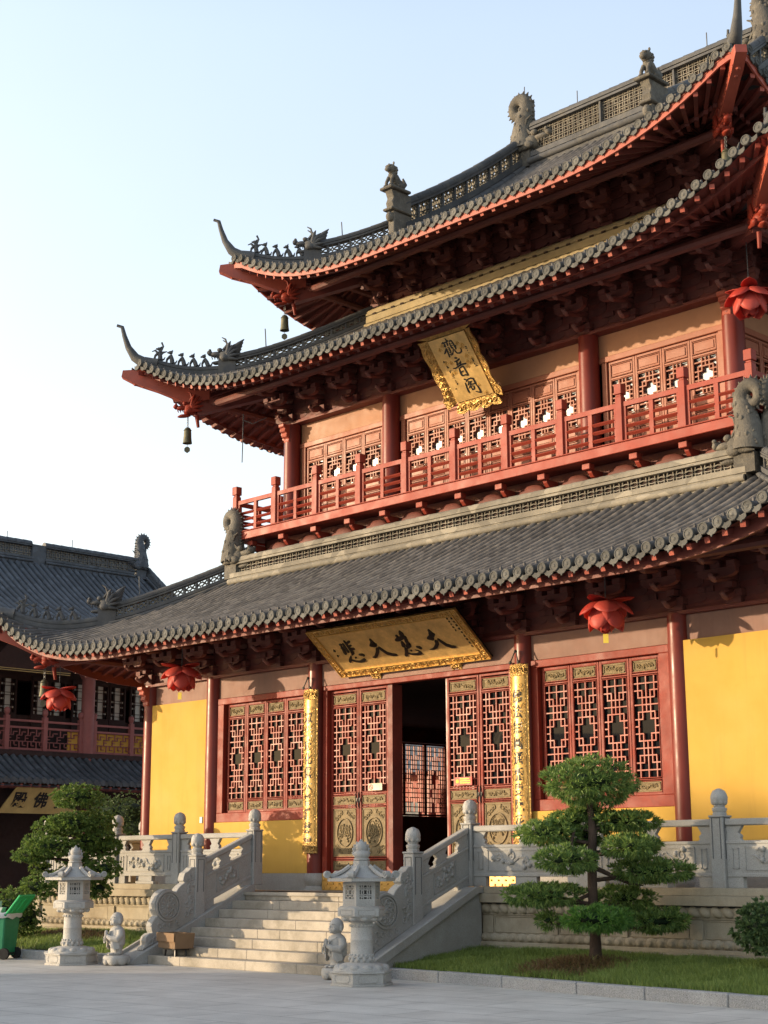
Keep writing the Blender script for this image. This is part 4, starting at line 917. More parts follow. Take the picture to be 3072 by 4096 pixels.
STROKES={"lower":[[[-1.057,0.892,0.026],[-1.056,0.815,0.038],[-1.057,0.721,0.044],[-1.069,0.628,0.046],[-1.074,0.556,0.049],[-1.132,0.511,0.02]],[[-1.133,0.826,0.029],[-1.154,0.735,0.041],[-1.165,0.642,0.046],[-1.163,0.579,0.041]],[[-1.247,0.805,0.035],[-1.179,0.795,0.038]],[[-1.223,0.776,0.026],[-1.238,0.684,0.044],[-1.26,0.592,0.052],[-1.273,0.541,0.032]],[[-1.273,0.721,0.023],[-1.173,0.738,0.02]],[[-1.037,0.812,0.032],[-0.925,0.852,0.049]],[[-1.055,0.738,0.029],[-0.96,0.749,0.035]],[[-1.075,0.661,0.038],[-0.947,0.659,0.052]],[[-1.115,0.572,0.029],[-1.024,0.591,0.041]],[[-1.176,0.496,0.02],[-1.262,0.412,0.044],[-1.321,0.34,0.044]],[[-1.244,0.399,0.023],[-1.164,0.353,0.035],[-1.052,0.331,0.041],[-0.94,0.352,0.055],[-0.893,0.383,0.038]],[[-1.103,0.454,0.029],[-1.079,0.426,0.041]],[[-0.958,0.502,0.029],[-0.872,0.49,0.049],[-0.84,0.45,0.044]],[[-0.4,0.843,0.029],[-0.397,0.781,0.044],[-0.409,0.7,0.102],[-0.381,0.645,0.102]],[[-0.527,0.67,0.023],[-0.452,0.686,0.087],[-0.344,0.691,0.087]],[[-0.382,0.604,0.052],[-0.45,0.51,0.049],[-0.541,0.429,0.049],[-0.616,0.387,0.038],[-0.67,0.399,0.015]],[[-0.349,0.62,0.038],[-0.305,0.531,0.049],[-0.252,0.441,0.055],[-0.149,0.389,0.052],[-0.044,0.366,0.038]],[[-1.489,0.709,0.015],[-1.478,0.644,0.02]],[[-1.519,0.66,0.015],[-1.456,0.683,0.015]],[[-1.502,0.562,0.012],[-1.512,0.51,0.017]],[[-1.519,0.528,0.012],[-1.461,0.546,0.012]],[[0.428,0.925,0.023],[0.424,0.855,0.073],[0.402,0.788,0.073]],[[0.27,0.838,0.035],[0.287,0.795,0.038],[0.263,0.738,0.044]],[[0.172,0.711,0.049],[0.282,0.735,0.073],[0.415,0.766,0.058],[0.473,0.737,0.052]],[[0.439,0.732,0.049],[0.41,0.656,0.049],[0.398,0.587,0.052],[0.313,0.528,0.035]],[[0.294,0.673,0.035],[0.283,0.594,0.064],[0.242,0.528,0.052]],[[0.445,0.61,0.029],[0.404,0.535,0.044],[0.303,0.489,0.029]],[[0.281,0.513,0.049],[0.242,0.437,0.049],[0.193,0.372,0.049],[0.134,0.308,0.052]],[[0.218,0.379,0.023],[0.319,0.34,0.035],[0.428,0.325,0.046],[0.537,0.338,0.046],[0.522,0.397,0.023],[0.453,0.437,0.009]],[[0.338,0.443,0.038],[0.369,0.419,0.041]],[[0.535,0.506,0.02],[0.593,0.478,0.049],[0.631,0.432,0.044]],[[1.096,0.856,0.029],[1.1,0.802,0.044],[1.09,0.725,0.102],[1.125,0.68,0.102]],[[0.924,0.65,0.029],[1.002,0.659,0.087],[1.074,0.638,0.096]],[[1.093,0.586,0.058],[1.059,0.501,0.052],[0.98,0.433,0.052],[0.893,0.395,0.032],[0.799,0.394,0.009]],[[1.146,0.617,0.035],[1.188,0.532,0.044],[1.239,0.445,0.055],[1.331,0.388,0.055],[1.424,0.373,0.041]]],"upper":[[[0.059,1.525,0.009],[0.066,1.494,0.016],[0.075,1.459,0.03],[0.113,1.457,0.02]],[[-0.082,1.447,0.015],[-0.03,1.442,0.023],[0.032,1.446,0.023],[0.084,1.449,0.027]],[[-0.039,1.469,0.011],[-0.039,1.444,0.018]],[[-0.019,1.427,0.02],[-0.014,1.384,0.027],[-0.018,1.344,0.023]],[[0.054,1.432,0.023],[0.054,1.391,0.027],[0.046,1.36,0.023]],[[-0.047,1.389,0.016],[-0.031,1.356,0.016]],[[-0.018,1.328,0.023],[-0.052,1.287,0.027],[-0.082,1.254,0.03],[-0.124,1.224,0.027]],[[-0.018,1.311,0.02],[-0.03,1.24,0.022],[-0.033,1.184,0.024],[-0.037,1.127,0.024]],[[0.019,1.33,0.016],[0.059,1.332,0.015]],[[0.008,1.296,0.015],[0.056,1.3,0.015]],[[0.005,1.256,0.016],[0.062,1.261,0.016]],[[0.003,1.219,0.016],[0.061,1.225,0.015]],[[-0.01,1.182,0.016],[0.07,1.19,0.016]],[[0.055,1.333,0.014],[0.052,1.26,0.018],[0.044,1.205,0.016]],[[0.122,1.43,0.02],[0.16,1.453,0.024],[0.182,1.439,0.024],[0.195,1.386,0.023],[0.2,1.328,0.027],[0.206,1.269,0.027],[0.193,1.248,0.016]],[[0.114,1.416,0.019],[0.11,1.36,0.022],[0.115,1.301,0.027],[0.15,1.292,0.027]],[[0.136,1.386,0.016],[0.185,1.385,0.014]],[[0.132,1.346,0.015],[0.181,1.345,0.014]],[[0.239,1.326,0.022],[0.192,1.297,0.034]],[[0.141,1.278,0.02],[0.108,1.221,0.019],[0.057,1.168,0.02],[0.021,1.157,0.016]],[[0.159,1.257,0.015],[0.16,1.207,0.019],[0.184,1.164,0.022],[0.246,1.152,0.026],[0.303,1.174,0.028],[0.317,1.215,0.018],[0.304,1.251,0.007]],[[0.06,1.088,0.026],[0.101,1.08,0.037],[0.124,1.071,0.023]],[[0.017,1.014,0.02],[0.081,1.017,0.028],[0.162,1.038,0.031],[0.171,1.036,0.026]],[[0.079,1.012,0.028],[0.064,0.969,0.026],[0.043,0.932,0.028],[0.114,0.956,0.015],[0.172,0.988,0.023],[0.143,0.949,0.023],[0.117,0.923,0.026]],[[-0.09,0.89,0.017],[-0.033,0.88,0.023],[0.085,0.907,0.026],[0.183,0.92,0.026],[0.268,0.912,0.026],[0.28,0.909,0.019]],[[0.051,0.859,0.02],[0.038,0.768,0.031],[0.038,0.711,0.033],[0.058,0.687,0.028]],[[0.056,0.858,0.02],[0.171,0.88,0.023],[0.179,0.817,0.028],[0.185,0.731,0.029],[0.191,0.663,0.028]],[[0.043,0.767,0.023],[0.133,0.786,0.022]],[[0.046,0.685,0.02],[0.122,0.699,0.019],[0.189,0.668,0.031]],[[0.039,0.625,0.019],[0.074,0.598,0.028],[0.092,0.589,0.015]],[[0.031,0.542,0.019],[0.022,0.468,0.025],[0.013,0.375,0.029],[0.019,0.307,0.026]],[[0.06,0.554,0.02],[0.128,0.594,0.02],[0.212,0.601,0.025],[0.266,0.578,0.031],[0.267,0.502,0.029],[0.288,0.403,0.029],[0.299,0.305,0.031],[0.295,0.249,0.026]],[[0.172,0.317,0.008],[0.231,0.284,0.023],[0.295,0.259,0.031]],[[0.134,0.554,0.02],[0.086,0.481,0.017],[0.061,0.478,0.012]],[[0.105,0.533,0.015],[0.208,0.536,0.017]],[[0.183,0.533,0.017],[0.125,0.471,0.02],[0.238,0.472,0.02],[0.287,0.469,0.015]],[[0.12,0.463,0.02],[0.062,0.401,0.011]],[[0.121,0.444,0.019],[0.127,0.357,0.02],[0.181,0.372,0.022],[0.2,0.424,0.017],[0.133,0.446,0.015]],[[0.459,0.98,0.011],[0.49,0.986,0.008]],[[0.468,0.978,0.009],[0.472,0.897,0.011]],[[0.459,0.952,0.008],[0.493,0.953,0.008]],[[0.45,0.926,0.008],[0.493,0.924,0.008]],[[0.456,0.869,0.006],[0.487,0.865,0.006]],[[0.47,0.865,0.008],[0.463,0.834,0.008]],[[0.452,0.804,0.008],[0.493,0.817,0.008],[0.524,0.795,0.009]],[[0.493,0.827,0.008],[0.464,0.796,0.008]],[[-0.211,0.859,0.011],[-0.161,0.856,0.008]],[[-0.201,0.847,0.008],[-0.196,0.817,0.009]],[[-0.146,0.795,0.011],[-0.142,0.783,0.011]],[[-0.2,0.752,0.009],[-0.17,0.725,0.009]],[[-0.209,0.706,0.009],[-0.157,0.698,0.011]],[[-0.179,0.642,0.008],[-0.168,0.61,0.009]],[[-0.193,0.597,0.009],[-0.153,0.578,0.009],[-0.183,0.547,0.011]],[[-0.277,0.465,0.008],[-0.247,0.467,0.008],[-0.252,0.488,0.008]],[[0.426,1.243,0.018],[0.47,1.234,0.018]],[[0.43,1.208,0.018],[0.476,1.202,0.018]],[[0.451,1.16,0.023],[0.461,1.151,0.02]],[[0.453,1.104,0.018],[0.461,1.098,0.014]],[[-0.231,1.094,0.009],[-0.248,1.049,0.009]],[[-0.209,1.08,0.009],[-0.222,1.034,0.009]],[[-0.174,1.063,0.007],[-0.187,1.025,0.007]],[[-0.253,1.067,0.007],[-0.17,1.07,0.007]],[[-0.221,0.976,0.008],[-0.199,0.953,0.009]],[[-0.225,0.943,0.008],[-0.177,0.939,0.008],[-0.195,0.919,0.008]],[[-0.2,0.97,0.007],[-0.216,0.924,0.008]]]}

# ------------------------------------------------ hanging sign boards
def cjk(txt, size, m, parent, o, u, w, n_, off=0.004, ext=0.004, vertical=True, pitch=None, wrap=None, name='lettering', shear=0.0):
    """Chinese characters as raised mesh in the plane (u,w); column runs down from o"""
    mb = MB(); pitch = pitch or size*1.1
    for i, ch in enumerate(txt):
        cu = bpy.data.curves.new('t','FONT'); cu.body = ch; cu.size = size; cu.offset = off; cu.extrude = ext; cu.align_x = 'CENTER'; cu.shear = shear; cu.resolution_u = 2
        ob = bpy.data.objects.new('t', cu); COL.objects.link(ob)
        bpy.context.view_layer.update()
        me = bpy.data.meshes.new_from_object(ob.evaluated_get(bpy.context.evaluated_depsgraph_get()))
        rnd = random.Random(ord(ch)); a = rnd.uniform(-.08,.08)
        vs = []
        for v in me.vertices:
            x, y = v.co.x, v.co.y-size*0.36
            x, y = x*cos(a)-y*sin(a), x*sin(a)+y*cos(a)
            x *= 0.92
            if vertical: x0, y0 = x, y-(i+0.5)*pitch
            else: x0, y0 = x+(i+0.5)*pitch, y
            p = wrap(x0, y0, v.co.z) if wrap else o+u*x0+w*y0+n_*(v.co.z+ext)
            vs.append(p)
        mb.add(vs, [tuple(p.vertices) for p in me.polygons])
        bpy.data.objects.remove(ob); bpy.data.curves.remove(cu); bpy.data.meshes.remove(me)
    return mb.build(name, m, parent)
# lower horizontal board
O_ = V(0,-.1,5.17); W_ = V(0,-.95,.78).normalized(); U_ = V(1,0,0); N_ = U_.cross(W_); N_ = -N_ if N_.y > 0 else N_
t = thing('sign_board', (0.09,-.1,5.17), 'wide gold sign board of four large black characters hung over the doorway', 'sign')
def P(x, s, n=0): return O_+U_*x+W_*s+N_*n
x0, x1, L_ = -1.83, 2.0, 1.22
mb = MB(); mb.obox(P((x0+x1)/2, L_/2, -.03), U_*(x1-x0)/2, W_*L_/2, N_*.02); bd = mb.build('board_back','black',t)
mb = MB(); mb.obox(P((x0+x1)/2, L_/2, 0), U_*((x1-x0)/2-.15), W_*(L_/2-.14), N_*.012); pn = mb.build('gold_panel','gold_flat',t)
mb = MB(); fw = 0.15
for cx, cs, hx_, hs in (((x0+x1)/2, fw/2, (x1-x0)/2, fw/2), ((x0+x1)/2, L_-fw/2, (x1-x0)/2, fw/2)): mb.obox(P(cx,cs,.0), U_*hx_, W_*hs, N_*.022)
for cx in (x0+fw/2, x1-fw/2): mb.obox(P(cx,L_/2,.0), U_*fw/2, W_*(L_/2-fw), N_*.022)
fr = mb.build('carved_frame','gold_carve',t)
mb = MB()
for cs in (fw/2, L_-fw/2):
    for k in range(26):
        c = P(x0+.1+(x1-x0-.2)*k/25, cs, .026); scroll(mb, c, U_, W_, N_, 0.055, 0.013, 1.2, 1 if k%2 else -1, k)
for cx in (x0+fw/2, x1-fw/2):
    for k in range(7): scroll(mb, P(cx,.2+.82*k/6,.026), U_, W_, N_, 0.055, 0.013, 1.2, 1 if k%2 else -1, k)
for a, b, c, d in ((x0,x1,0,.012),(x0,x1,L_-.012,L_),(x0+fw-.012,x1-fw+.012,fw-.012,fw+.004),(x0+fw-.012,x1-fw+.012,L_-fw-.004,L_-fw+.012)): mb.obox(P((a+b)/2,(c+d)/2,.026),U_*(b-a)/2,W_*(d-c)/2,N_*.012)
for a, b in ((x0,x0+.012),(x1-.012,x1),(x0+fw-.012,x0+fw+.004),(x1-fw-.004,x1-fw+.012)): mb.obox(P((a+b)/2,L_/2,.026),U_*(b-a)/2,W_*L_/2,N_*.0125)
mb.build('frame_scrolls','gold',fr,50)
mb = MB()
for s_ in STROKES['lower']: mb.stroke([(a,b,w*1.35) for a,b,w in s_], O_, U_, W_, N_*1.0+N_*0, 0.02)
mb.v = [tuple(Vector(v)+N_*.006) for v in mb.v]; mb.build('black_characters','black',pn)
cjk('歲次庚寅年孟春吉日', 0.055, 'black', pn, P(1.78,1.06,.013), U_, W_, N_, 0.0, 0.003, pitch=0.085, name='small_inscription')
cjk('佛弟子敬立', 0.05, 'black', pn, P(1.68,1.06,.013), U_, W_, N_, 0.0, 0.003, pitch=0.07, name='small_inscription')
for x in (-.95,1.1):
    mb = MB(); mb.obox(P(x,-.09,-.03), U_*.13, W_*.1, N_*.05); relief(mb, P(x,-.09,.022),U_,W_,N_,.22,.16,int(x*9),.014,3); mb.build('gilt_bracket','gold_carve',t,50)
# upper vertical board
O_ = V(0,1.85,10.6); W_ = V(0,-1.,1.27).normalized(); N_ = U_.cross(W_); N_ = -N_ if N_.y > 0 else N_
t = thing('sign_board', (0.1,1.85,10.6), 'upright gold sign board of three black characters tilted out under the middle eave', 'sign')
mb = MB(); mb.obox(P(.1,.9,-.06), U_*.52, W_*.82, N_*.03); mb.build('board_back','black',t)
mb = MB(); mb.obox(P(.095,.87,0), U_*.485, W_*.69, N_*.03); pn = mb.build('gold_panel','gold_flat',t)
mb = MB()
for s_ in STROKES['upper']: mb.stroke([(a,b,w*1.2) for a,b,w in s_], O_, U_, W_, N_, 0.018)
mb.v = [tuple(Vector(v)+N_*.022) for v in mb.v]; mb.build('black_characters','black',pn)
mb = MB()       # bamboo sprays in relief
rnd = random.Random(3)
for k in range(16):
    c = P(rnd.choice((rnd.uniform(-.3,-.05),rnd.uniform(.25,.5))), rnd.uniform(.25,1.45), .032)
    for j in range(5):
        a = -2.4+j*.35+rnd.uniform(-.1,.1); q = c+U_*cos(a)*.1+W_*sin(a)*.1; mb.tube([c,(c+q)/2,q],[.004,.011,.002],4)
mb.build('bamboo_relief','gold',pn,60)
def wing(pts_in, pts_out, nm):
    mb = MB(); m = len(pts_in); vs = []
    for a, b in zip(pts_in, pts_out): vs += [a, b, a-N_*.03, b-N_*.03]
    fs = []
    for i in range(m-1):
        a = i*4; fs += [(a,a+1,a+5,a+4),(a+2,a+6,a+7,a+3),(a+1,a+3,a+7,a+5),(a,a+4,a+6,a+2)]
    fs += [(0,2,3,1),(4*m-4,4*m-3,4*m-1,4*m-2)]; mb.add(vs, fs); return mb.build(nm,'gold_carve',t)
n = 24
for s_ in (-1,1):
    ins = [P(.095+s_*.49, .17+1.4*i/n, 0.0) for i in range(n+1)]
    outs = [P(.095+s_*(.49+.17+.05*abs(sin(i*.42))+ (.06 if i < 4 else 0)), .1+1.5*i/n, .1) for i in range(n+1)]
    o = wing(ins, outs, 'scalloped_wing')
    mb = MB()
    for k in range(9):
        c = (ins[1+k*n//10]+outs[1+k*n//10])/2+N_*.012; scroll(mb,c,(outs[3]-ins[3]).normalized(),W_,N_,.06,.014,1.2,s_,k)
    mb.build('wing_scrolls','gold',o,50)
ins = [P(-.39+.97*i/n, .18, 0) for i in range(n+1)]; outs = [P(-.5+1.2*i/n, -.02-.05*abs(sin(i*.5)), .06) for i in range(n+1)]
o = wing(ins, outs, 'scalloped_apron'); mb = MB()
for k in range(8): scroll(mb,(ins[1+k*3]+outs[1+k*3])/2+N_*.015,U_,(ins[3]-outs[3]).normalized(),N_,.06,.016,1.2,1 if k%2 else -1,k)
mb.build('apron_scrolls','gold',o,50)
ins = [P(-.39+.97*i/n, 1.57, 0) for i in range(n+1)]; outs = [P(-.8+1.8*i/n, 1.7+.05*abs(sin(i*.5)), .05) for i in range(n+1)]
wing(ins, outs, 'scalloped_crest')
# couplet boards curved round the door columns
def couplet(x, txt, lab):
    t = thing('couplet_board',(x,-.2,1.84),lab,'sign'); r = .24; z0, z1 = 1.86, 4.98
    def arc(mb, r0, r1, a, za, zb, n=14):
        vs = []
        for i in range(n+1):
            th = -pi/2-a+2*a*i/n
            for rr in (r0, r1):
                for z in (za, zb): vs.append((x+rr*cos(th), rr*sin(th), z))
        fs = []
        for i in range(n):
            b = i*4; fs += [(b+2,b+6,b+7,b+3),(b,b+1,b+5,b+4),(b,b+4,b+6,b+2),(b+1,b+3,b+7,b+5)]
        fs += [(0,2,3,1),(n*4,n*4+1,n*4+3,n*4+2)]; mb.add(vs, fs)
    mb = MB(); arc(mb, r-.03, r, R(49), z0, z1); bd = mb.build('curved_gold_board','gold',t,50)
    mb = MB(); arc(mb, r-.02, r+.012, R(50), z1-.2, z1); arc(mb, r-.02, r+.012, R(50), z0, z0+.2)
    for s_ in (-1,1):
        for i in range(1): 
            th = -pi/2+s_*R(50); vs = []
            mb.tube([V(x+(r+.005)*cos(th),(r+.005)*sin(th),z0),V(x+(r+.005)*cos(th),(r+.005)*sin(th),z1)],.016,6)
            th = -pi/2+s_*R(38); mb.tube([V(x+(r+.003)*cos(th),(r+.003)*sin(th),z0+.2),V(x+(r+.003)*cos(th),(r+.003)*sin(th),z1-.2)],.007,4)
    for z in (z0+.1, z1-.1):
        for i in range(7):
            th = -pi/2+R(-42+i*14); U2 = V(-sin(th),cos(th),0); N2 = V(cos(th),sin(th),0); scroll(mb, V(x+(r+.014)*cos(th),(r+.014)*sin(th),z),U2,Z,N2,.05,.012,1.1,1 if i%2 else -1,i)
    mb.build('carved_border','gold_carve',t,50)
    n = len(txt)
    def wrap(a, b, c):
        th = -pi/2 + (a+.0)/r; rr = r+.004+c; return V(x+rr*cos(th), rr*sin(th), z1-.42+b)
    cjk(txt, .235, 'black', bd, None, None, None, None, 0.004, .003, pitch=.262, wrap=wrap, name='painted_characters')
    mb = MB(); rnd = random.Random(int(x*7))
    for k in range(24):
        th = -pi/2+R(rnd.uniform(18,34)); z = rnd.uniform(z0+.35,z1-.3); scroll(mb, V(x+r*cos(th),r*sin(th),z), V(-sin(th),cos(th),0), Z, V(cos(th),sin(th),0), .045, .009, 1.2, 1, z*9)
    mb.build('cloud_relief','gold',bd,60)
    mb = MB(); mb.tube([V(x-.1,-.29,z1),V(x-.02,-.25,z1+.2),V(x+.02,-.25,z1+.2),V(x+.1,-.29,z1)],.012,6); mb.ell((x,-.24,z1+.22),.03); mb.ell((x-.09,-.28,z1+.03),.035,.02,.03); mb.ell((x+.09,-.28,z1+.03),.035,.02,.03)
    mb.build('hanging_cord','black',t)
couplet(-2.66,'眾生咸化俱木普護慈雲','curved gold couplet board on the column left of the doors, ending above a stone drum')
couplet(2.66,'佛法無圓通飛叟陀花','curved gold couplet board on the column right of the doors, behind the terrace rail')
# ------------------------------------------------ lotus lanterns and bells
def lotus(loc, s, cordz, lab, tagp=True, rot=0.0, cone=False):
    t = thing('lotus_lantern', loc, lab, 'lantern', 'red lotus lanterns hung under the eaves')
    c = Vector(loc); mb = MB()
    def petal(ang, L0, wd, droop, z0, out0):
        d = V(cos(ang),sin(ang),0); sdv = V(-sin(ang),cos(ang),0); n = 9; vs = []
        for i in range(n+1):
            q = i/n; a = droop[0]+(droop[1]-droop[0])*q
            if i == 0: p = c + d*out0 + Z*z0
            else: p = pv + (d*cos(a)-Z*sin(a))*(L0/n)
            pv = p; w_ = wd*(sin(pi*min(1,(q**.85*0.94+0.04)))**0.5)
            if i == n: w_ = 0.004
            nn = (d*sin(a)+Z*cos(a))
            for x in (-1,-.5,0,.5,1): vs.append(p+sdv*w_*x-nn*(x*x)*w_*.35+Z*0)
        fs = [(i*5+j,i*5+j+1,i*5+j+6,i*5+j+5) for i in range(n) for j in range(4)]
        mb.add(vs, fs)
    for k in range(5): petal(rot+k*2*pi/5, .46*s, .2*s, (-.2,1.15), .0, .05*s)
    for k in range(5): petal(rot+k*2*pi/5+.63, .52*s, .2*s, (.3,1.75), -.02, .04*s)
    for k in range(3): petal(rot+k*2.1+.2, .40*s, .13*s, (-.3,.1) , .02, .03*s)
    for k in range(4): petal(rot+k*pi/2+.2, .46*s, .16*s, (.9,1.9), -.03, .02*s)
    o = mb.build('petals','petal',t,70); sm = o.modifiers.new('s','SOLIDIFY'); sm.thickness = .006
    mb = MB(); mb.tube([c, V(c.x,c.y,cordz)], .008, 5)
    if cone: mb.lathe((c.x,c.y,c.z),[(.13,-.02),(.06,.05),(.03,.12),(.01,.13)],12)
    mb.ell(c+Z*(cordz-c.z)*.3,.014,.014,.02); mb.build('cord','wire',t)
    if tagp:
        mb = MB(); mb.obox(c+V(.02,-.05,-.56*s), V(.035,.02,0), V(.002,-.003,0), V(0,0,.07)); mb.build('paper_tag','paper',t)
lotus((-5.38,-1.25,5.58),1.05,6.4,'red lotus lantern hanging in front of the left corner column')
lotus((5.38,-1.25,5.62),1.05,6.4,'red lotus lantern hanging above the right window bay',rot=.4)
lotus((-9.48,-1.48,5.44),1.0,6.35,'red lotus lantern hanging outside the left corner beside a bell',False,.2)
lotus((6.68,1.32,11.1),1.05,12.3,'red lotus lantern hanging at the right corner of the middle eave',False,.9,True)
def bell(loc, cordz, s, lab):
    t = thing('wind_bell', loc, lab, 'bell', 'bronze wind bells under the roof corners'); mb = MB(); c = Vector(loc)
    mb.lathe(loc,[(.02,0),(.055,-.015),(.078,-.05),(.086,-.12),(.09,-.24),(.097,-.33),(.106,-.38),(.095,-.375),(.08,-.26)],20,wob=lambda th,z: 1+(.06*abs(sin(3*th)) if z < -.32 else 0))
    for z in (-.08,-.26): mb.lathe((c.x,c.y,c.z+z),[(.084,0),(.094,.008),(.084,.016)],20)
    o = mb.build('bell_body','bell',t,50); o.scale = (1,1,1)
    mb = MB(); n = 6; dz = (cordz-c.z)/n
    for k in range(n):
        mb.arc_ring(V(c.x,c.y,c.z+dz*(k+.5)), V(1,0,0) if k%2 else V(0,1,0), Z, V(0,1,0) if k%2 else V(1,0,0), abs(dz)*.55, .01, .01, seg=8)
    mb.build('chain','wire',t)
    mb = MB(); mb.tube([c-Z*.2,c-Z*.46],.006,4); mb.prism([c+V(x*.707,x*.707,z) for x,z in ((-.03,-.46),(-.065,-.5),(-.065,-.56),(0,-.61),(.065,-.56),(.065,-.5),(.03,-.46))],(.01,-.01,0)); mb.build('wind_plate','bell',t)
for (k, sx), lab in {('1',-1):'greenish wind bell under the lowest roof\'s left corner beside a lotus lantern',('2',-1):'dark wind bell under the left corner of the middle roof',('3',-1):'dark wind bell under the left corner of the top roof',('3',1):'greenish wind bell under the right corner of the top roof'}.items():
    hp = BELLP[(k,sx)]; bell((hp.x+sx*.0,hp.y,hp.z-.42),hp.z-.18,1,lab)
mb = MB(); mb.tube([V(-6.68,1.32,11.75),V(-6.68,1.32,11.4),V(-6.7,1.32,10.6)],.012,5); mb.tube([V(-6.68,1.32,11.6),V(-6.5,1.45,11.5),V(-6.3,1.7,11.66)],.012,5)
tag(mb.build('loose_cable','wire',None),'thin loose cable dangling from the middle eave beside the balcony','cable')

# ------------------------------------------------ terrace, stairs, balustrades
TY = -1.62
ter = thing('stone_terrace',(0,0,0),'carved pale stone terrace with lotus mouldings under the temple','terrace')
mb = MB(); mb.box(-10.0,16,TY+.25,26,0,FL-.01); mb.build('terrace_core','stone_w',ter)
mb = MB(); mb.box(-10.1,16,TY+.02,-.1,FL-.009,FL); mb.box(-2.55,2.55,-1.9,TY+.02,FL-.06,FL); mb.build('terrace_paving','step',ter)
def facing(x0, x1, side='F', nm='terrace_facing'):
    mb = MB(); pet = MB(); dk = MB()
    def bx(a,b,o0,o1,z0,z1,m=mb):
        if side == 'F': m.box(a,b,TY-o1,TY-o0,z0,z1)
        else: m.box(-10.0-o1,-10.0-o0,a,b,z0,z1)
    bx(x0,x1,-.3,.02,1.19,1.295); bx(x0,x1,-.3,.06,1.05,1.188); bx(x0,x1,-.3,-.06,1.02,1.05,dk)
    bx(x0,x1,-.3,-.02,.895,1.02); bx(x0,x1,-.3,-.04,.86,.895)
    bx(x0,x1,-.3,-.06,.58,.86); bx(x0,x1,-.3,.04,.4,.46); bx(x0,x1,-.3,.07,.0,.4)
    bx(x0,x1,-.3,.0,.46,.58)
    W = 0.185; n = int((x1-x0)/W)
    for k in range(n):
        x = x0+(k+.5)*(x1-x0)/n
        if side == 'F':
            pet.ell((x,TY+.03,.962),.105,.06,.07,12,6,Matrix.Rotation(.5,3,'Y')); pet.ell((x,TY+.01,.525),.1,.045,.07,12,6); pet.ell((x-.012,TY-.028,.52),.06,.022,.045,10,6); pet.ell((x+.09,TY+.01,.52),.03,.035,.06,8,6)
        else: pet.ell((-10,x,.965),.05,.075,.062,8,6); pet.ell((-10.01,x,.53),.06,.078,.065,8,6)
    # sunk panels between piers
    m = max(1, int((x1-x0)/1.25)); w_ = (x1-x0)/m
    for k in range(m):
        a = x0+k*w_
        bx(a,a+.22,-.06,-.03,.585,.855)
        for q,r_ in ((a+.24,a+w_-.02),):
            for zz in ((.6,.612),(.832,.844)): bx(q,r_,-.06,-.045,*zz)
            bx(q,q+.012,-.06,-.045,.612,.832); bx(r_-.012,r_,-.06,-.045,.612,.832)
    o = mb.build(nm,'stone_w',ter,bevel=.012); pet.build('lotus_petals','stone_w',o,60)['kind'] = 'stuff'; dk.build('shadow_groove','stone_gap',o); return o
facing(3.0,16); facing(-10.0,-3.0); facing(TY,3.5,'L')
# steps
stp = thing('stone_staircase',(0,-4.0,0),'flight of eight worn stone steps up to the temple doors','staircase')
RI, TR, Y0 = FL/8, .306, -4.008
for k in range(8):
    mb = MB(); y = Y0+k*TR; z = RI*(k+1)
    cuts = sorted([-2.52,2.52]+[random.Random(k*3+j).uniform(-1.9,1.9)*1.0 for j in range(1)]+[-2.52+((k*1.37)%1.6)+.9, -2.52+((k*1.37)%1.6)+2.6])
    for a, b in zip(cuts[:-1],cuts[1:]):
        if b-a > .05: mb.box(a+.002,b-.002,y,y+TR+.5,0 if k == 0 else z-RI-.0,z)
    mb.build('step','step',stp,bevel=.01,seg=2)
for s in (-1,1):
    a, b = sorted((s*2.525,s*3.02)); mb = MB()
    prof = [(TY,0),(TY,1.29),(-1.74,1.29),(-4.22,.13),(-4.42,.0)]
    mb.prism([V(a,y,z) for y,z in prof],(b-a,0,0)); o = mb.build('stringer','stone',stp,bevel=.01)
    mb = MB(); x = s*3.02 + (.0 if s > 0 else 0)
    xa, xb = sorted((s*3.021, s*3.09))
    mb.prism([V(xa,y,z) for y,z in ((TY-.03,1.19),(-1.76,1.19),(-4.3,.0),(-4.62,.0),(-1.80,1.295),(TY-.03,1.295))],(xb-xa,0,0)); mb.build('stringer_trim','stone',o,bevel=.006)
# balustrades
def newel(mb, det, x, y, z0, z1, w=.11):
    mb.box(x-w,x+w,y-w,y+w,z0,z1); mb.box(x-w-.012,x+w+.012,y-w-.012,y+w+.012,z1,z1+.03)
    for sx_, sy_ in ((0,-1),(1,0)):
        c = V(x+sx_*w,y+sy_*w,(z0+z1)/2+.2); U2 = V(-sy_ if sy_ else 0, sx_, 0); U2 = V(1,0,0) if sx_ == 0 else V(0,1,0); N2 = V(sx_,sy_,0)
        for a in (-1,1): det.obox(c+U2*a*w*.6, U2*.005, N2*.006, Z*.28)
        det.obox(c+Z*.28, U2*w*.6, N2*.006, Z*.005)
def posts_(par,x,y):
    mb = MB(); det = MB(); newel(mb,det,x,y,1.29,2.26); o = mb.build('newel_post','stone',par,bevel=.01); det.build('post_grooves','stone_gap',o)
def finial(x, y, z, par):
    mb = MB(); mb.lathe((x,y,z),[(.095,0),(.1,.03),(.085,.04),(.1,.06),(.105,.1),(.075,.115),(.085,.13),(.075,.14),(.09,.16),(.115,.2),(.12,.25),(.108,.3),(.075,.345),(.03,.37),(.003,.375)],22,wob=lambda th,zz: 1+(.05*cos(8*th) if zz < .105 else .025*cos(10*th+zz*30)))
    for r_ in range(3):
        for k in range(8):
            th = (k+.5*(r_%2))*pi/4; zz = .19+r_*.055; rr = (.11,.112,.085)[r_]
            mb.ell((x+rr*.77*cos(th),y+rr*.77*sin(th),z+zz),.036,.036,.05,8,6)
    return mb.build('lotus_bud_finial','stone_lan',par,60)
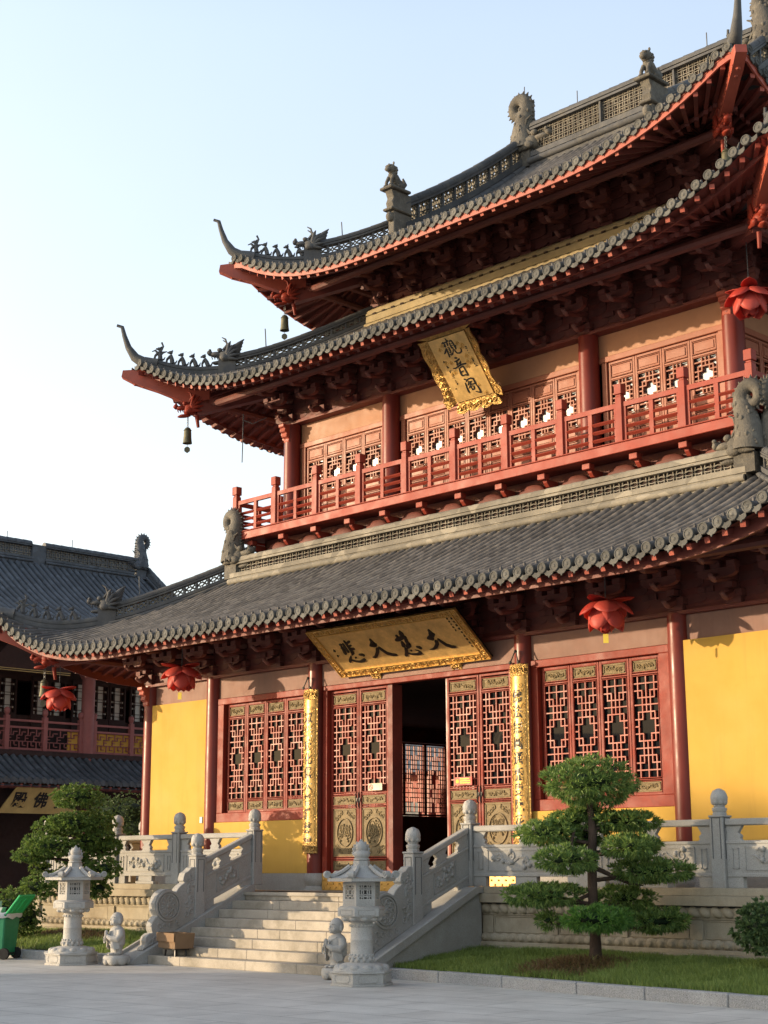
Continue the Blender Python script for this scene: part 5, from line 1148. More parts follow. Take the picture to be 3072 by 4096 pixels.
def vase(mb, c, U2, h, w=.13, th=.04):
    N2 = U2.cross(Z); pr = [(-w*1.25,h),(-w*1.25,h*.85),(-w*.8,h*.7),(-w*1.0,h*.5),(-w*.6,h*.35),(-w*.9,h*.12),(-w*1.1,0)]
    pts = pr+[(-x,z) for x,z in reversed(pr)]
    mb.prism([c+U2*x+Z*z-N2*th for x,z in pts], N2*2*th)
def rail_panel(par, p, q, zb0, zb1, ends=True, seed=0, slope=True):
    """p,q: plan ends; zb0,zb1 base heights at each end"""
    p = Vector(p); q = Vector(q); d = (q-p); L_ = d.length; u = d.normalized(); k = (zb1-zb0)/L_
    U2 = (u+Z*k); N2 = u.cross(Z).normalized()
    if N2.y > 0 or N2.x < -0.5: N2 = -N2
    def F(a, z): return p+u*a+Z*(zb0+k*a+z)
    def quad(mb, a0, a1, z0, z1, t0, t1):
        vs = [F(a,z)+N2*t for t in (t0,t1) for a,z in ((a0,z0),(a1,z0),(a1,z1),(a0,z1))]
        mb.add(vs,[(0,1,2,3),(4,7,6,5),(0,4,5,1),(1,5,6,2),(2,6,7,3),(3,7,4,0)])
    mb = MB(); quad(mb,0,L_,.85,.945,-.07,.07); o = mb.build('handrail','stone',par,bevel=.015)
    mb = MB(); quad(mb,0,L_,.18,.64,-.05,.05); quad(mb,0,L_,.6,.645,-.062,.062); quad(mb,0,L_,.15,.2,-.06,.06)
    quad(mb,0,.25,0,.15,-.05,.05); quad(mb,L_-.25,L_,0,.15,-.05,.05)
    if L_ > 1.6: quad(mb,L_/2-.3,L_/2+.3,0,.05,-.06,.06); quad(mb,L_/2-.22,L_/2+.22,.05,.15,-.045,.045)
    for t in ((.0,.5,1.0) if L_ > 1.6 else (0,.45,1.0)):
        c = F(L_*t if 0 < t < 1 else (.1 if t == 0 else L_-.1),.64); pr = [(-.16,0),(-.12,.03),(-.14,.07),(-.09,.11),(-.12,.15),(-.16,.21)]
        pts = pr+[(-x,z) for x,z in reversed(pr)]
        mb.prism([c+u*x+Z*(z+k*x)-N2*.035 for x,z in pts],N2*.07)
    o = mb.build('carved_rail_panel','stone',par,bevel=.006)
    mb = MB()
    def frame(a0,a1,z0,z1,w_=.013):
        for b in ((a0,a1,z0,z0+w_),(a0,a1,z1-w_,z1),(a0,a0+w_,z0,z1),(a1-w_,a1,z0,z1)): quad(mb,b[0],b[1],b[2],b[3],.05,.062)
    frame(.3,L_-.3,.24,.56); 
    if L_ > 1.2: frame(.1,.2,.26,.54); frame(L_-.2,L_-.1,.26,.54)
    relief(mb, F(L_/2,.4)+N2*.052, U2.normalized(), Z, N2, (L_-.7)*.95, .27, seed, .021, 5)
    mb.build('floral_relief','stone',o,60)
def balus(name, lab, grp='carved stone balustrades round the terrace'):
    return thing(name,(0,TY,1.29),lab,'balustrade',grp)
b = balus('stone_balustrade','straight stone balustrade on the terrace right of the stairs, behind the tiered pine')
nx = [2.7,5.07,7.44,9.81,12.2]; NY = -1.51
mb = MB(); det = MB()
for x in nx: posts_(b,x,NY)
for x in nx: finial(x,NY,2.29,b)
for i in range(len(nx)-1): rail_panel(b,(nx[i]+.11,NY,0),(nx[i+1]-.11,NY,0),1.295,1.295,seed=i)
b = balus('stone_balustrade','straight stone balustrade on the terrace left of the stairs, partly behind the round-leaved pine')
nx = [-2.7,-4.98,-7.05,-9.6]
mb = MB(); det = MB()
for x in nx: posts_(b,x,NY)
posts_(b,-9.6,1.0); posts_(b,-9.6,3.4)
for x in nx: finial(x,NY,2.29,b)
finial(-9.6,1.0,2.29,b); finial(-9.6,3.4,2.29,b)
for i in range(len(nx)-1): rail_panel(b,(nx[i+1]+.11,NY,0),(nx[i]-.11,NY,0),1.295,1.295,seed=10+i)
rail_panel(b,(-9.6,NY+.11,0),(-9.6,.89,0),1.295,1.295,seed=15); rail_panel(b,(-9.6,1.11,0),(-9.6,3.29,0),1.295,1.295,seed=16)
DR = [(-2.9,.74),(-2.93,1.62),(-3.03,1.6),(-3.1,1.54),(-3.17,1.51),(-3.2,1.44),(-3.21,1.38),(-3.17,1.345),(-3.25,1.3),(-3.31,1.25),(-3.36,1.18),(-3.44,1.215),(-3.53,1.24),(-3.62,1.235),(-3.71,1.19),(-3.78,1.11),(-3.82,1.0),(-3.8,.89),(-3.75,.79),(-3.8,.755),(-3.85,.69),(-3.87,.62),(-3.86,.55),(-3.84,.505),(-3.9,.5),(-3.97,.45),(-3.99,.38),(-3.98,.31),(-4.02,.27),(-4.05,.22)]
for s, lab in ((-1,'sloping stair balustrade on the left with a carved drum stone above the cardboard box'),(1,'sloping stair balustrade on the right with a carved drum stone behind the stone lantern')):
    x = s*2.7; b = thing('stair_balustrade',(x,-2.9,.7),lab,'balustrade','sloping stair balustrades')
    mb = MB(); det = MB(); newel(mb,det,x,-2.84,.73,1.8)
    o = mb.build('newel_post','stone',b,bevel=.01); det.build('post_grooves','stone_gap',o); finial(x,-2.84,1.83,b)
    k = (1.29-.79)/(1.07)
    rail_panel(b,(x,-2.73,0),(x,-1.62,0),.79+.02,1.27,seed=30+s)
    mb = MB(); mb.prism([V(x-.085,y,z) for y,z in DR],(.17,0,0)); d_ = mb.build('drum_stone','stone',b,bevel=.012,seg=2)
    mb = MB(); N2 = V(1,0,0); U2 = V(0,1,0)
    for sx_ in (1,-1):
        N2 = V(sx_,0,0); c = V(x+sx_*.087,-3.53,.95)
        mb.arc_ring(c,U2,Z,N2,.25,.03,.05,seg=28); mb.arc_ring(c,U2,Z,N2,.2,.02,.04,seg=28); mb.ell(c,.02,.04,.04)
        for q in range(10): a = q/10*2*pi; scroll(mb,c+U2*.135*cos(a)+Z*.135*sin(a),U2,Z,N2,.05,.018,.9,1,a); mb.tube([c+U2*.04*cos(a)+Z*.04*sin(a),c+U2*.1*cos(a+.25)+Z*.1*sin(a+.25)],.009,4)
        rnd = random.Random(5)
        for q in range(12): scroll(mb,V(x+sx_*.087,rnd.uniform(-3.15,-2.98),rnd.uniform(.8,1.5)),U2,Z,N2,.055,.018,1.2,rnd.choice((-1,1)),q)
        for p_ in ((-3.72,.62),(-3.6,.6),(-3.45,.62),(-3.88,.36),(-3.8,.4),(-3.3,.66),(-3.72,.5)): scroll(mb,V(x+sx_*.087,*p_),U2,Z,N2,.055,.013,1.2,1,p_[0]*7)
    mb.build('drum_relief','stone',d_,60)
# ------------------------------------------------ stone lanterns
def hexp(r, n=6, a0=0): return [(r*cos(a0+i*pi/3), r*sin(a0+i*pi/3)) for i in range(n)]
def hexprism(mb, r0, r1, z0, z1):
    mb.add([(x,y,z0) for x,y in hexp(r0)]+[(x,y,z1) for x,y in hexp(r1)], [(5,4,3,2,1,0),(6,7,8,9,10,11)]+[(i,(i+1)%6,(i+1)%6+6,i+6) for i in range(6)])
def stone_lantern(lab):
    t = thing('stone_lantern',(0,0,0),lab,'stone lantern','hexagonal stone lanterns beside the stairs'); S = 'stone_lan'
    mb = MB(); hexprism(mb,.45,.45,0,.03); hexprism(mb,.43,.43,.03,.17); hexprism(mb,.455,.45,.17,.2)
    for k in range(6):
        a = pi/6+k*pi/3; U2 = V(-sin(a),cos(a),0); N2 = V(cos(a),sin(a),0); c = N2*.375+Z*.1
        mb.obox(c+Z*.05,U2*.12,N2*.006,Z*.006); mb.obox(c-Z*.05,U2*.12,N2*.006,Z*.006)
        for s in (-1,1): mb.tube([c+U2*s*.12+Z*.05,c+U2*s*.155,c+U2*s*.12-Z*.05],.007,4)
    base = mb.build('hexagonal_base',S,t,40,bevel=.008)
    mb = MB(); mb.lathe((0,0,0),[(.4,.2),(.39,.23),(.34,.27),(.24,.3),(.2,.305)],30)
    for k in range(12):
        a = k*pi/6; mb.ell((.33*cos(a),.33*sin(a),.235),.07,.085,.05,10,6,Matrix.Rotation(a,3,'Z'))
    mb.build('lotus_dome',S,t,60)
    mb = MB(); mb.lathe((0,0,0),[(.17,.3),(.175,.34),(.16,.36),(.175,.38),(.165,.4),(.158,.41),(.155,.6),(.158,.605),(.158,.615),(.153,.62),(.152,.78),(.165,.79),(.165,.82),(.155,.83),(.16,.86)],28)
    for k in range(18):
        a = k*pi/9
        for z in (.405,.805): mb.ell((.162*cos(a),.162*sin(a),z),.018)
    for k in range(12): a = k*pi/6; mb.ell((.165*cos(a),.165*sin(a),.35),.03,.03,.04)
    mb.build('round_shaft',S,t,50)
    mb = MB(); mb.lathe((0,0,0),[(.17,.85),(.22,.87),(.27,.9),(.285,.93),(.2,.935)],30)
    for k in range(10): a = k*pi/5; mb.ell((.245*cos(a),.245*sin(a),.9),.05,.06,.04,10,6,Matrix.Rotation(a,3,'Z'))
    mb.build('lotus_cup',S,t,60)
    mb = MB(); hexprism(mb,.345,.345,.93,1.04); hexprism(mb,.345,.30,1.04,1.07)
    for k in range(6):
        a = pi/6+k*pi/3; U2 = V(-sin(a),cos(a),0); N2 = V(cos(a),sin(a),0); c = N2*.3+Z*.985
        for s in (-1,1): mb.obox(c+Z*.035*s,U2*.12,N2*.005,Z*.005); mb.obox(c+U2*.12*s,U2*.005,N2*.005,Z*.035)
    mb.build('hexagonal_slab',S,t,40,bevel=.006)
    mb = MB(); core = MB(); hexprism(core,.2,.2,1.07,1.4); core.build('dark_light_box','stone_gap',t)
    for k in range(6):
        a = pi/6+k*pi/3; U2 = V(-sin(a),cos(a),0); N2 = V(cos(a),sin(a),0); ap = .27*cos(pi/6); h = .135
        def q(x0,x1,z0,z1,o0=-.04,o1=0): mb.obox(N2*(ap+(o0+o1)/2)+U2*(x0+x1)/2+Z*(z0+z1)/2, U2*(x1-x0)/2, N2*(o1-o0)/2, Z*(z1-z0)/2)
        q(-h,-.085,1.07,1.4); q(.085,h,1.07,1.4); q(-.085,.085,1.07,1.165); q(-.085,.085,1.35,1.4)
        for s in (-1,1): q(-.09,.09,1.115+s*.02-.003,1.115+s*.02+.003,0,.004)
        for i in range(3):
            for j in range(3):
                for a_ in range(4): mb.arc_ring(N2*(ap-.018)+U2*(-.085+i*.085)+Z*(1.165+j*.0925),U2,Z,N2,.06,.016,.02,a_*pi/2+.001,a_*pi/2+1.57,4) if (abs(-.085+i*.085+.06*cos(a_*pi/2+.78)) < .085 and 1.165 < 1.165+j*.0925+.06*sin(a_*pi/2+.78) < 1.35) else None
    mb.build('pierced_light_chamber',S,t,40)
    mb = MB(); n = 8; vs = []
    for j in range(n+1):
        q_ = j/n; r_ = .5-.36*q_**.62; z = 1.45+.17*q_**1.5
        for k in range(12):
            a = k*pi/6; rr = r_*(1 if k%2 == 0 else cos(pi/6)*1.0); vs.append((rr*cos(a),rr*sin(a),z+(.012*(1-q_) if k%2 == 0 else 0)))
    mb.add(vs,[(j*12+k,j*12+(k+1)%12,(j+1)*12+(k+1)%12,(j+1)*12+k) for j in range(n) for k in range(12)]+[tuple(n*12+k for k in range(12))])
    hexprism(mb,.49,.5,1.405,1.45)
    for k in range(6):
        a = k*pi/3; d = V(cos(a),sin(a),0); sdv = V(-sin(a),cos(a),0)
        mb.tube([d*.17+Z*1.615,d*.27+Z*1.545,d*.38+Z*1.49,d*.45+Z*1.475],[.03,.03,.03,.035],6)
        mb.tube([d*.5+Z*1.5-sdv*.04,d*.5+Z*1.5+sdv*.04],.05,12); scroll(mb,d*.5+Z*1.5+sdv*.042,d,Z,sdv,.04,.008); scroll(mb,d*.5+Z*1.5-sdv*.042,d,Z,-sdv,.04,.008)
    mb.build('curled_roof',S,t,50)
    mb = MB(); hexprism(mb,.125,.12,1.6,1.69); mb.lathe((0,0,0),[(.1,1.69),(.115,1.7),(.115,1.715),(.095,1.725),(.12,1.76),(.12,1.79),(.095,1.82),(.075,1.83),(.09,1.86),(.085,1.9),(.05,1.94),(.01,1.96)],20)
    mb.build('neck_and_jewel',S,t,50)
    mb = MB()
    for k in range(9):
        a = R(-20+k*27.5); d = V(cos(a)*.707,cos(a)*.707*.0+ .0,0); 
    c = V(0,0,1.81); pts = []
    for i in range(25):
        a = -1.05+i*(2*pi-1.04)/24*1.0; rr = .115+.02*(i%2); pts.append((rr*cos(a+pi/2-.0),rr*1.25*sin(a+pi/2)+.0))
    dx = V(.55,.83,0)
    fl = [( -.12,-.05),(-.135,.0),(-.115,.0),(-.13,.06),(-.105,.05),(-.11,.11),(-.08,.095),(-.07,.15),(-.04,.13),(0,.185),(.04,.13),(.07,.15),(.08,.095),(.11,.11),(.105,.05),(.13,.06),(.115,0),(.135,0),(.12,-.05)]
    mb.prism([c+dx*x+Z*z-V(.83,-.55,0)*.03-V(.83,-.55,0)*.03 for x,z in fl],V(.83,-.55,0)*.05)
    mb.build('flame_halo',S,t,50,bevel=.008)
    return t
l1 = stone_lantern('weathered warm-lit stone lantern standing in front of the round-leaved pine'); l1.location = (-3.45,-4.92,0)
l2 = copy_tree(l1); l2['label'] = 'grey stone lantern standing right of the stairs beside a monk statue'; l2.location = (3.71,-4.92,0)
# ------------------------------------------------ child monk statues
def monk(lab):
    t = thing('monk_statue',(0,0,0),lab,'statue','stone child monk statues beside the stairs'); S = 'stone_lan'
    mb = MB(); mb.lathe((0,0,0),[(.13,0),(.17,.01),(.215,.06),(.235,.11),(.225,.15),(.19,.165),(.02,.166)],26)
    for k in range(7): a = k*2*pi/7+.2; mb.ell((.19*cos(a),.19*sin(a),.085),.05,.095,.085,10,8,Matrix.Rotation(a,3,'Z'))
    mb.build('lotus_pedestal',S,t,60)
    b = MB(); F = -1   # faces -y
    prof = [(.125,.17,1.0),(.13,.24,1),(.135,.32,1),(.15,.36,1),(.165,.42,1),(.165,.5,1),(.155,.56,1),(.135,.61,1),(.085,.645,1),(.055,.665,1)]
    b.lathe((0,0,0),[(.11,.17),(.125,.2),(.115,.26),(.13,.31),(.165,.34),(.17,.42),(.165,.5),(.155,.56),(.13,.605),(.08,.64),(.05,.66),(.03,.665)],24,1.0,.78)
    for s in (-1,1):
        b.ell((s*.055,-.1,.185),.042,.075,.026,10,6)
        for q in range(5): b.ell((s*.055+(-.03+q*.015),-.165,.183),.011,.014,.012,6,4)
        b.tube([V(s*.055,-.02,.2),V(s*.06,-.03,.34)],[.062,.068],10)
        b.tube([V(s*.13,.0,.57),V(s*.17,-.01,.49),V(s*.165,-.06,.43),V(s*.1,-.14,.44),V(s*.03,-.19,.48)],[.06,.062,.06,.048,.035],10)     # sleeve arm
        b.prism([V(s*.17,-.03,.47),V(s*.12,-.14,.45),V(s*.11,-.15,.3),V(s*.155,-.1,.25),V(s*.185,-.02,.28)],(-s*.035,0,0))      # hanging sleeve
        b.ell((s*.018,-.2,.52),.016,.026,.055,8,6)
        for q in range(4): b.tube([V(s*.014,-.215+q*.012,.53),V(s*.010,-.212+q*.012,.585-abs(q-1.2)*.008)],[.0085,.006],5)
        b.tube([V(s*.022,-.185,.51),V(s*.018,-.2,.55)],[.011,.007],5)
    # head
    b.ell((0,-.01,.755),.105,.108,.118,20,14); b.ell((0,-.04,.715),.09,.082,.075,16,10); b.ell((0,-.0,.66),.05,.05,.04,10,6)
    for s in (-1,1):
        b.ell((s*.107,.005,.73),.018,.028,.045,8,6); b.ell((s*.107,-.0,.692),.014,.016,.018,6,5); b.ell((s*.055,-.085,.71),.035,.03,.032,8,6)
        b.tube([V(s*.02,-.115,.752),V(s*.045,-.112,.743),V(s*.07,-.095,.752)],.006,5); b.tube([V(s*.018,-.118,.782),V(s*.045,-.112,.79),V(s*.075,-.09,.782)],.006,5)
    b.tube([V(0,-.118,.77),V(0,-.13,.735)],[.01,.016],6); b.tube([V(-.022,-.119,.702),V(0,-.126,.696),V(.022,-.119,.702)],.007,5); b.ell((0,-.105,.672),.03,.025,.02,8,6)
    # collar folds
    b.tube([V(-.1,-.07,.6),V(-.02,-.135,.54),V(.02,-.15,.44),V(.03,-.14,.36)],.012,6); b.tube([V(.1,-.07,.6),V(.03,-.13,.55),V(-.0,-.145,.5)],.012,6)
    o = b.build('monk_body',S,t,180); rm = o.modifiers.new('r','REMESH'); rm.mode = 'VOXEL'; rm.voxel_size = .006; rm.use_smooth_shade = True
    sm = o.modifiers.new('s','SMOOTH'); sm.iterations = 2; sm.factor = .5
    bd = MB()
    for k in range(16): a = k/16*2*pi; bd.ell((-.035+.035*cos(a),-.21,.42+.05*sin(a)),.012)
    bd.build('prayer_beads',S,t,60)
    return t
m1 = monk('smiling stone child monk statue between the left lantern and the drum stone'); m1.location = (-2.66,-4.55,0); m1.rotation_euler = (0,0,R(-14))
m2 = copy_tree(m1); m2['label'] = 'shaded stone child monk statue tucked behind the right lantern'; m2.location = (2.62,-4.37,0); m2.rotation_euler = (0,0,R(-10))

# ------------------------------------------------ ground, kerbs, lawns
WD = V(.707,.707,0); VD = V(-.707,.707,0)
def paving():
    m = bpy.data.materials.new('courtyard_paving'); m.use_nodes = True; nt = m.node_tree; N = nt.nodes; L = nt.links
    b = N['Principled BSDF']; g = N.new('ShaderNodeNewGeometry')
    mp = N.new('ShaderNodeMapping'); L.new(g.outputs['Position'], mp.inputs[0]); mp.inputs['Rotation'].default_value = (0,0,R(-2)); mp.inputs['Location'].default_value = (.3,.2,0)
    br = N.new('ShaderNodeTexBrick'); br.inputs['Scale'].default_value = 1.0; br.inputs['Brick Width'].default_value = 1.6; br.inputs['Row Height'].default_value = .8
    br.inputs['Mortar Size'].default_value = .012; br.inputs['Mortar Smooth'].default_value = .3; br.inputs['Bias'].default_value = 0.0
    br.inputs['Color1'].default_value = (.5,.475,.43,1); br.inputs['Color2'].default_value = (.53,.51,.465,1); br.inputs['Mortar'].default_value = (.27,.255,.23,1)
    L.new(mp.outputs[0], br.inputs['Vector'])
    def noi(s, d=5): n = N.new('ShaderNodeTexNoise'); n.inputs['Scale'].default_value = s; n.inputs['Detail'].default_value = d; n.inputs['Roughness'].default_value = .65; L.new(g.outputs['Position'], n.inputs['Vector']); return n.outputs['Fac']
    def mul(a, f, lo, hi, x0=.3, x1=.7):
        r_ = N.new('ShaderNodeMapRange'); r_.inputs[1].default_value = x0; r_.inputs[2].default_value = x1; r_.inputs[3].default_value = lo; r_.inputs[4].default_value = hi; L.new(f, r_.inputs[0])
        x = N.new('ShaderNodeVectorMath'); x.operation = 'SCALE'; L.new(a, x.inputs[0]); L.new(r_.outputs[0], x.inputs['Scale']); return x.outputs[0]
    c = mul(br.outputs['Color'], noi(.35), .8, 1.14); c = mul(c, noi(1.6,8), .9, 1.06, .4, .62); c = mul(c, noi(60,3), .86, 1.14)
    L.new(c, b.inputs['Base Color']); b.inputs['Roughness'].default_value = .62; b.inputs['Specular IOR Level'].default_value = .35
    bm = N.new('ShaderNodeBump'); bm.inputs['Strength'].default_value = .35; bm.inputs['Distance'].default_value = .006
    ad = N.new('ShaderNodeMath'); ad.operation = 'SUBTRACT'; L.new(noi(45,4), ad.inputs[0]); L.new(br.outputs['Fac'], ad.inputs[1]); L.new(ad.outputs[0], bm.inputs['Height']); L.new(bm.outputs[0], b.inputs['Normal'])
    return m
M['paving'] = paving()
g = MB(); g.add([(-400,-400,0),(400,-400,0),(400,400,0),(-400,400,0)],[(0,1,2,3)])
structure(g.build('courtyard_ground','paving'))
def kline(pts, x):
    for (x0,y0),(x1,y1) in zip(pts[:-1],pts[1:]):
        if x <= x1: return y0+(y1-y0)*(x-x0)/(x1-x0)
    return pts[-1][1]
KR = [(3.03,-3.79),(5.43,-4.02),(9.98,-4.60),(15,-5.2)]; KL = [(-13.5,-4.75),(-5.67,-4.5),(-3.03,-4.36)]
def kerb(pts, nm):
    mb = MB(); x = pts[0][0]; i = 0
    while x < pts[-1][0]-.05:
        x1 = min(x+1.18+.12*((i*7)%3), pts[-1][0]); a = V(x+.004,kline(pts,x),0); b = V(x1-.004,kline(pts,x1),0); d = (b-a).normalized(); n = V(-d.y,d.x,0)
        mb.obox((a+b)/2+n*.09+Z*.07, d*(b-a).length/2, n*.09, Z*(.08+.002*((i*5)%3))); x = x1; i += 1
    return structure(mb.build(nm,'kerb',None,bevel=.012))
kerb(KR,'kerb'); kerb(KL,'kerb')
def lz(x, y):
    yk = kline(KR if x > 0 else KL, x); q = max(0,min(1,(y-yk)/(TY-yk)))
    z = .12+.2*q**.8+.02*noise.noise(V(x*1.3,y*1.3,0))
    for cx, cy, h, r_ in ((6.3,-3.0,.09,.8),(-6.4,-3.0,.1,1.2),(9.0,-2.7,.06,.6)):
        d = math.hypot(x-cx,y-cy); z += h*math.exp(-(d/r_)**2)
    return z
def lawn(x0, x1, pts, nm):
    mb = MB(); nx_, ny = int((x1-x0)/.15), 18; vs = []
    for i in range(nx_+1):
        x = x0+(x1-x0)*i/nx_; yk = kline(pts,x)+.16
        for j in range(ny+1): y = yk+(TY-.06-yk)*j/ny; vs.append((x,y,lz(x,y)))
    mb.add(vs,[(i*(ny+1)+j,(i+1)*(ny+1)+j,(i+1)*(ny+1)+j+1,i*(ny+1)+j+1) for i in range(nx_) for j in range(ny)])
    return structure(mb.build(nm,'soil',None,80))
lawn(3.04,15,KR,'lawn_bed'); lawn(-13.5,-3.03,KL,'lawn_bed')
BARE = [(6.15,-3.3,.8,.6),(-6.6,-2.9,1.5,.55),(8.98,-2.7,.4,.3)]
def bare(x, y): return min(math.hypot((x-a)/rx,(y-b)/ry) for a,b,rx,ry in BARE)
def grass(n, x0, x1, pts, h, seed, nm, lab):
    rnd = random.Random(seed); vs = []; fs = []; i = 0
    while i < n:
        x = x0+(x1-x0)*rnd.random(); yk = kline(pts,x)+.14; y = yk+(TY-.07-yk)*rnd.random()
        bb = bare(x,y)
        if bb < .8 and rnd.random() < .93: i += .3; continue
        cl = .55+.75*max(0,noise.noise(V(x*1.7,y*1.7,3))+.5)
        if rnd.random() > cl+.25: continue
        hh = h*rnd.uniform(.55,1.25)*cl; a = rnd.uniform(0,6.28); w = rnd.uniform(.0035,.007); z = lz(x,y); lx, ly = rnd.gauss(0,.35)*hh, rnd.gauss(0,.35)*hh
        o = len(vs); dx, dy = cos(a)*w, sin(a)*w
        vs += [(x-dx,y-dy,z-.01),(x+dx,y+dy,z-.01),(x+dx*.6+lx*.4,y+dy*.6+ly*.4,z+hh*.6),(x-dx*.6+lx*.4,y-dy*.6+ly*.4,z+hh*.6),(x+lx,y+ly,z+hh)]
        fs += [(o,o+1,o+2,o+3),(o+3,o+2,o+4)]; i += 1
    mb = MB(); mb.v = vs; mb.f = fs; o = mb.build(nm,'grass'); tag(o,lab,'grass',kind='stuff')
grass(85000,3.05,11.8,KR,.095,1,'lawn_grass','green grass growing between the right kerb and the terrace wall')
grass(34000,-12,-3.04,KL,.095,2,'lawn_grass','sunlit grass growing in the bed left of the stairs')
for (cx,cy,rx,ry), lab, n in zip(BARE[:2],('dry straw and mulch round the foot of the tiered pine','brown mulch under the round-leaved pine'),(4200,2600)):
    mb = MB(); rnd = random.Random(int(cx*10))
    for i in range(n):
        a = rnd.uniform(0,6.28); r_ = rnd.random()**.6*1.15; x = cx+rx*r_*cos(a); y = cy+ry*r_*sin(a)
        if y > TY-.1 or y < kline(KR if x > 0 else KL,x)+.17: continue
        z = lz(x,y)+.05*max(0,1-r_); b = rnd.uniform(0,6.28); l = rnd.uniform(.05,.16); w = rnd.uniform(.004,.009); e = V(cos(b)*l,sin(b)*l,rnd.uniform(-.01,.09)); s_ = V(-sin(b)*w,cos(b)*w,0); p = V(x,y,z+rnd.uniform(0,.03))
        mb.add([p-s_,p+s_,p+e+s_*.3,p+e-s_*.3],[(0,1,2,3)])
    tag(mb.build('mulch_straw','straw'),lab,'mulch',kind='stuff')
# ------------------------------------------------ plants
def blade(mb, p, d, l, w, rnd, fold=True):
    d = d.normalized(); sd = d.cross(V(rnd.uniform(-1,1),rnd.uniform(-1,1),rnd.uniform(-1,1)))
    if sd.length < 1e-3: sd = d.cross(Z)+V(.01,0,0)
    sd.normalize(); q = p+d*l*.5; e = p+d*l+V(0,0,-l*.08)
    mb.add([p, q+sd*w, e, q-sd*w],[(0,1,2,3)])
def pad(mb, c, ax, rx, ry, rz, n, leaf_, l, w, rnd, flatb=.55, core=None, k=9):
    """foliage pad: ellipsoid with flattened underside, tufts over its shell and inside"""
    c = Vector(c); ay = V(-ax.y,ax.x,0)
    seeds = V(rnd.uniform(0,99),rnd.uniform(0,99),0)
    for i in range(n):
        u = rnd.uniform(-1,1); th = rnd.uniform(0,2*pi); s_ = math.sqrt(1-u*u); dr = V(s_*cos(th),s_*sin(th),u)
        lump = 1+.22*noise.noise(dr*2.2+seeds)+.1*noise.noise(dr*6+seeds)
        rr = (rnd.uniform(.8,1.02) if rnd.random() < .7 else rnd.uniform(.3,.8))*lump
        zz = dr.z*rz*(1 if dr.z > 0 else flatb)
        p = c+(ax*dr.x*rx+ay*dr.y*ry+Z*zz)*rr
        nrm = (ax*dr.x/rx+ay*dr.y/ry+Z*dr.z/rz).normalized()
        up = (nrm*1.0+Z*.55+V(rnd.gauss(0,.25),rnd.gauss(0,.25),rnd.gauss(0,.2))).normalized() if dr.z > -.15 else (nrm*.8+Z*-.1+ax*dr.x*.5+ay*dr.y*.5+V(rnd.gauss(0,.3),rnd.gauss(0,.3),0)).normalized()
        a1 = up.cross(V(.3,.2,.9)).normalized(); b1 = up.cross(a1); ph = rnd.uniform(0,6.28)
        for j in range(k):
            t = ph+j*2*pi/k; sp = rnd.uniform(.35,1.15)
            d = up+(a1*cos(t)+b1*sin(t))*sp
            blade(mb, p+d*.004, d, l*rnd.uniform(.7,1.25), w*rnd.uniform(.8,1.2), rnd)
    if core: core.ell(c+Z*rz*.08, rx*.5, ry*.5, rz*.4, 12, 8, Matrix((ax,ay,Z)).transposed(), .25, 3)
M['core'] = mat('foliage_core_filler',(.012,.026,.01),1.0,.3,6,20)  # near-black filler blob added inside foliage to close its gaps
def tree(name, loc, pads, S, px0, py0, trunk, lab, cat, leafm, l, w, dens, k, branches=(), grp=None, deprange=.9):
    t = thing(name, loc, lab, cat, grp); rnd = random.Random(int(loc[0]*100)); base = Vector(loc)
    def at(px, py, dep=0): return base+WD*((px-px0)*S)+Z*((py0-py)*S*(.962 if px0 == 600 else .95))+VD*dep
    mb = MB(); tr = [at(x,y,0) for x,y,_ in trunk]
    tr = [p+WD*.015*sin(i*2.1) for i,p in enumerate(tr)]
    mb.tube([tr[0]-Z*.15]+tr,[trunk[0][2]*1.25]+[r_ for _,_,r_ in trunk],12)
    for b_ in branches: mb.tube([at(x,y,d) for x,y,d,_ in b_],[r_ for *_,r_ in b_],8)
    for (px,py,hw,hh,dep,*_) in pads:
        c = at(px,py,dep); a = at(trunk[-1][0], min(trunk[0][1],py+hh*.7), 0)
        mb.tube([a,(a+c)/2+Z*-.02,c-Z*hh*S*.3],[.03,.025,.015],6)
    mb.v = [tuple(Vector(v)*1) for v in mb.v]; mb.build('trunk','bark',t,60)
    for (px,py,hw,hh,dep,lm,*_) in pads:
        mb = MB(); core = MB(); rx, rz = hw*S*.95, hh*S*.8; ry = rx*deprange*(.85 if hw > 200 else 1)
        n = int(dens*(rx*ry+rx*rz*1.2)/.1)
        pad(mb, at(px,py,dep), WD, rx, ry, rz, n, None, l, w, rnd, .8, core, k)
        o = mb.build('foliage_pad', lm or leafm, t); core.build('core_filler','core',o,80)
    return t
tree('tiered_pine',(6.31,-3.0,lz(6.31,-3.0)-.02),[(605,335,338,215,0,'needle'),(300,700,235,105,.1,None),(470,620,180,85,.25,None),(860,615,250,80,.15,None),(400,895,225,115,-.35,None),(850,800,200,90,-.3,None),(980,790,140,75,.3,None),(1020,975,300,95,.0,None),(600,545,140,62,.2,None),(590,720,150,70,.3,None),(270,1150,290,88,.1,None),(850,1180,220,105,.45,None),(600,1315,265,98,-.5,'needle_new'),(290,1330,90,62,.1,None),(1060,1340,240,98,.25,None)],
     .00194,600,1640,[(605,1640,.095),(600,1400,.07),(605,1150,.068),(600,900,.065),(605,700,.06),(600,400,.03)],'tiered pine with stacked flat foliage pads in front of the right terrace rail','tree','needle',.088,.0088,150,9,
     branches=[[(620,950,0,.035),(720,1000,-.05,.03),(850,1060,-.02,.02),(960,1080,0,.008)],[(440,830,-.2,.016),(455,740,-.15,.02),(475,680,-.1,.02)],[(600,1130,0,.03),(450,1200,0,.02)]])
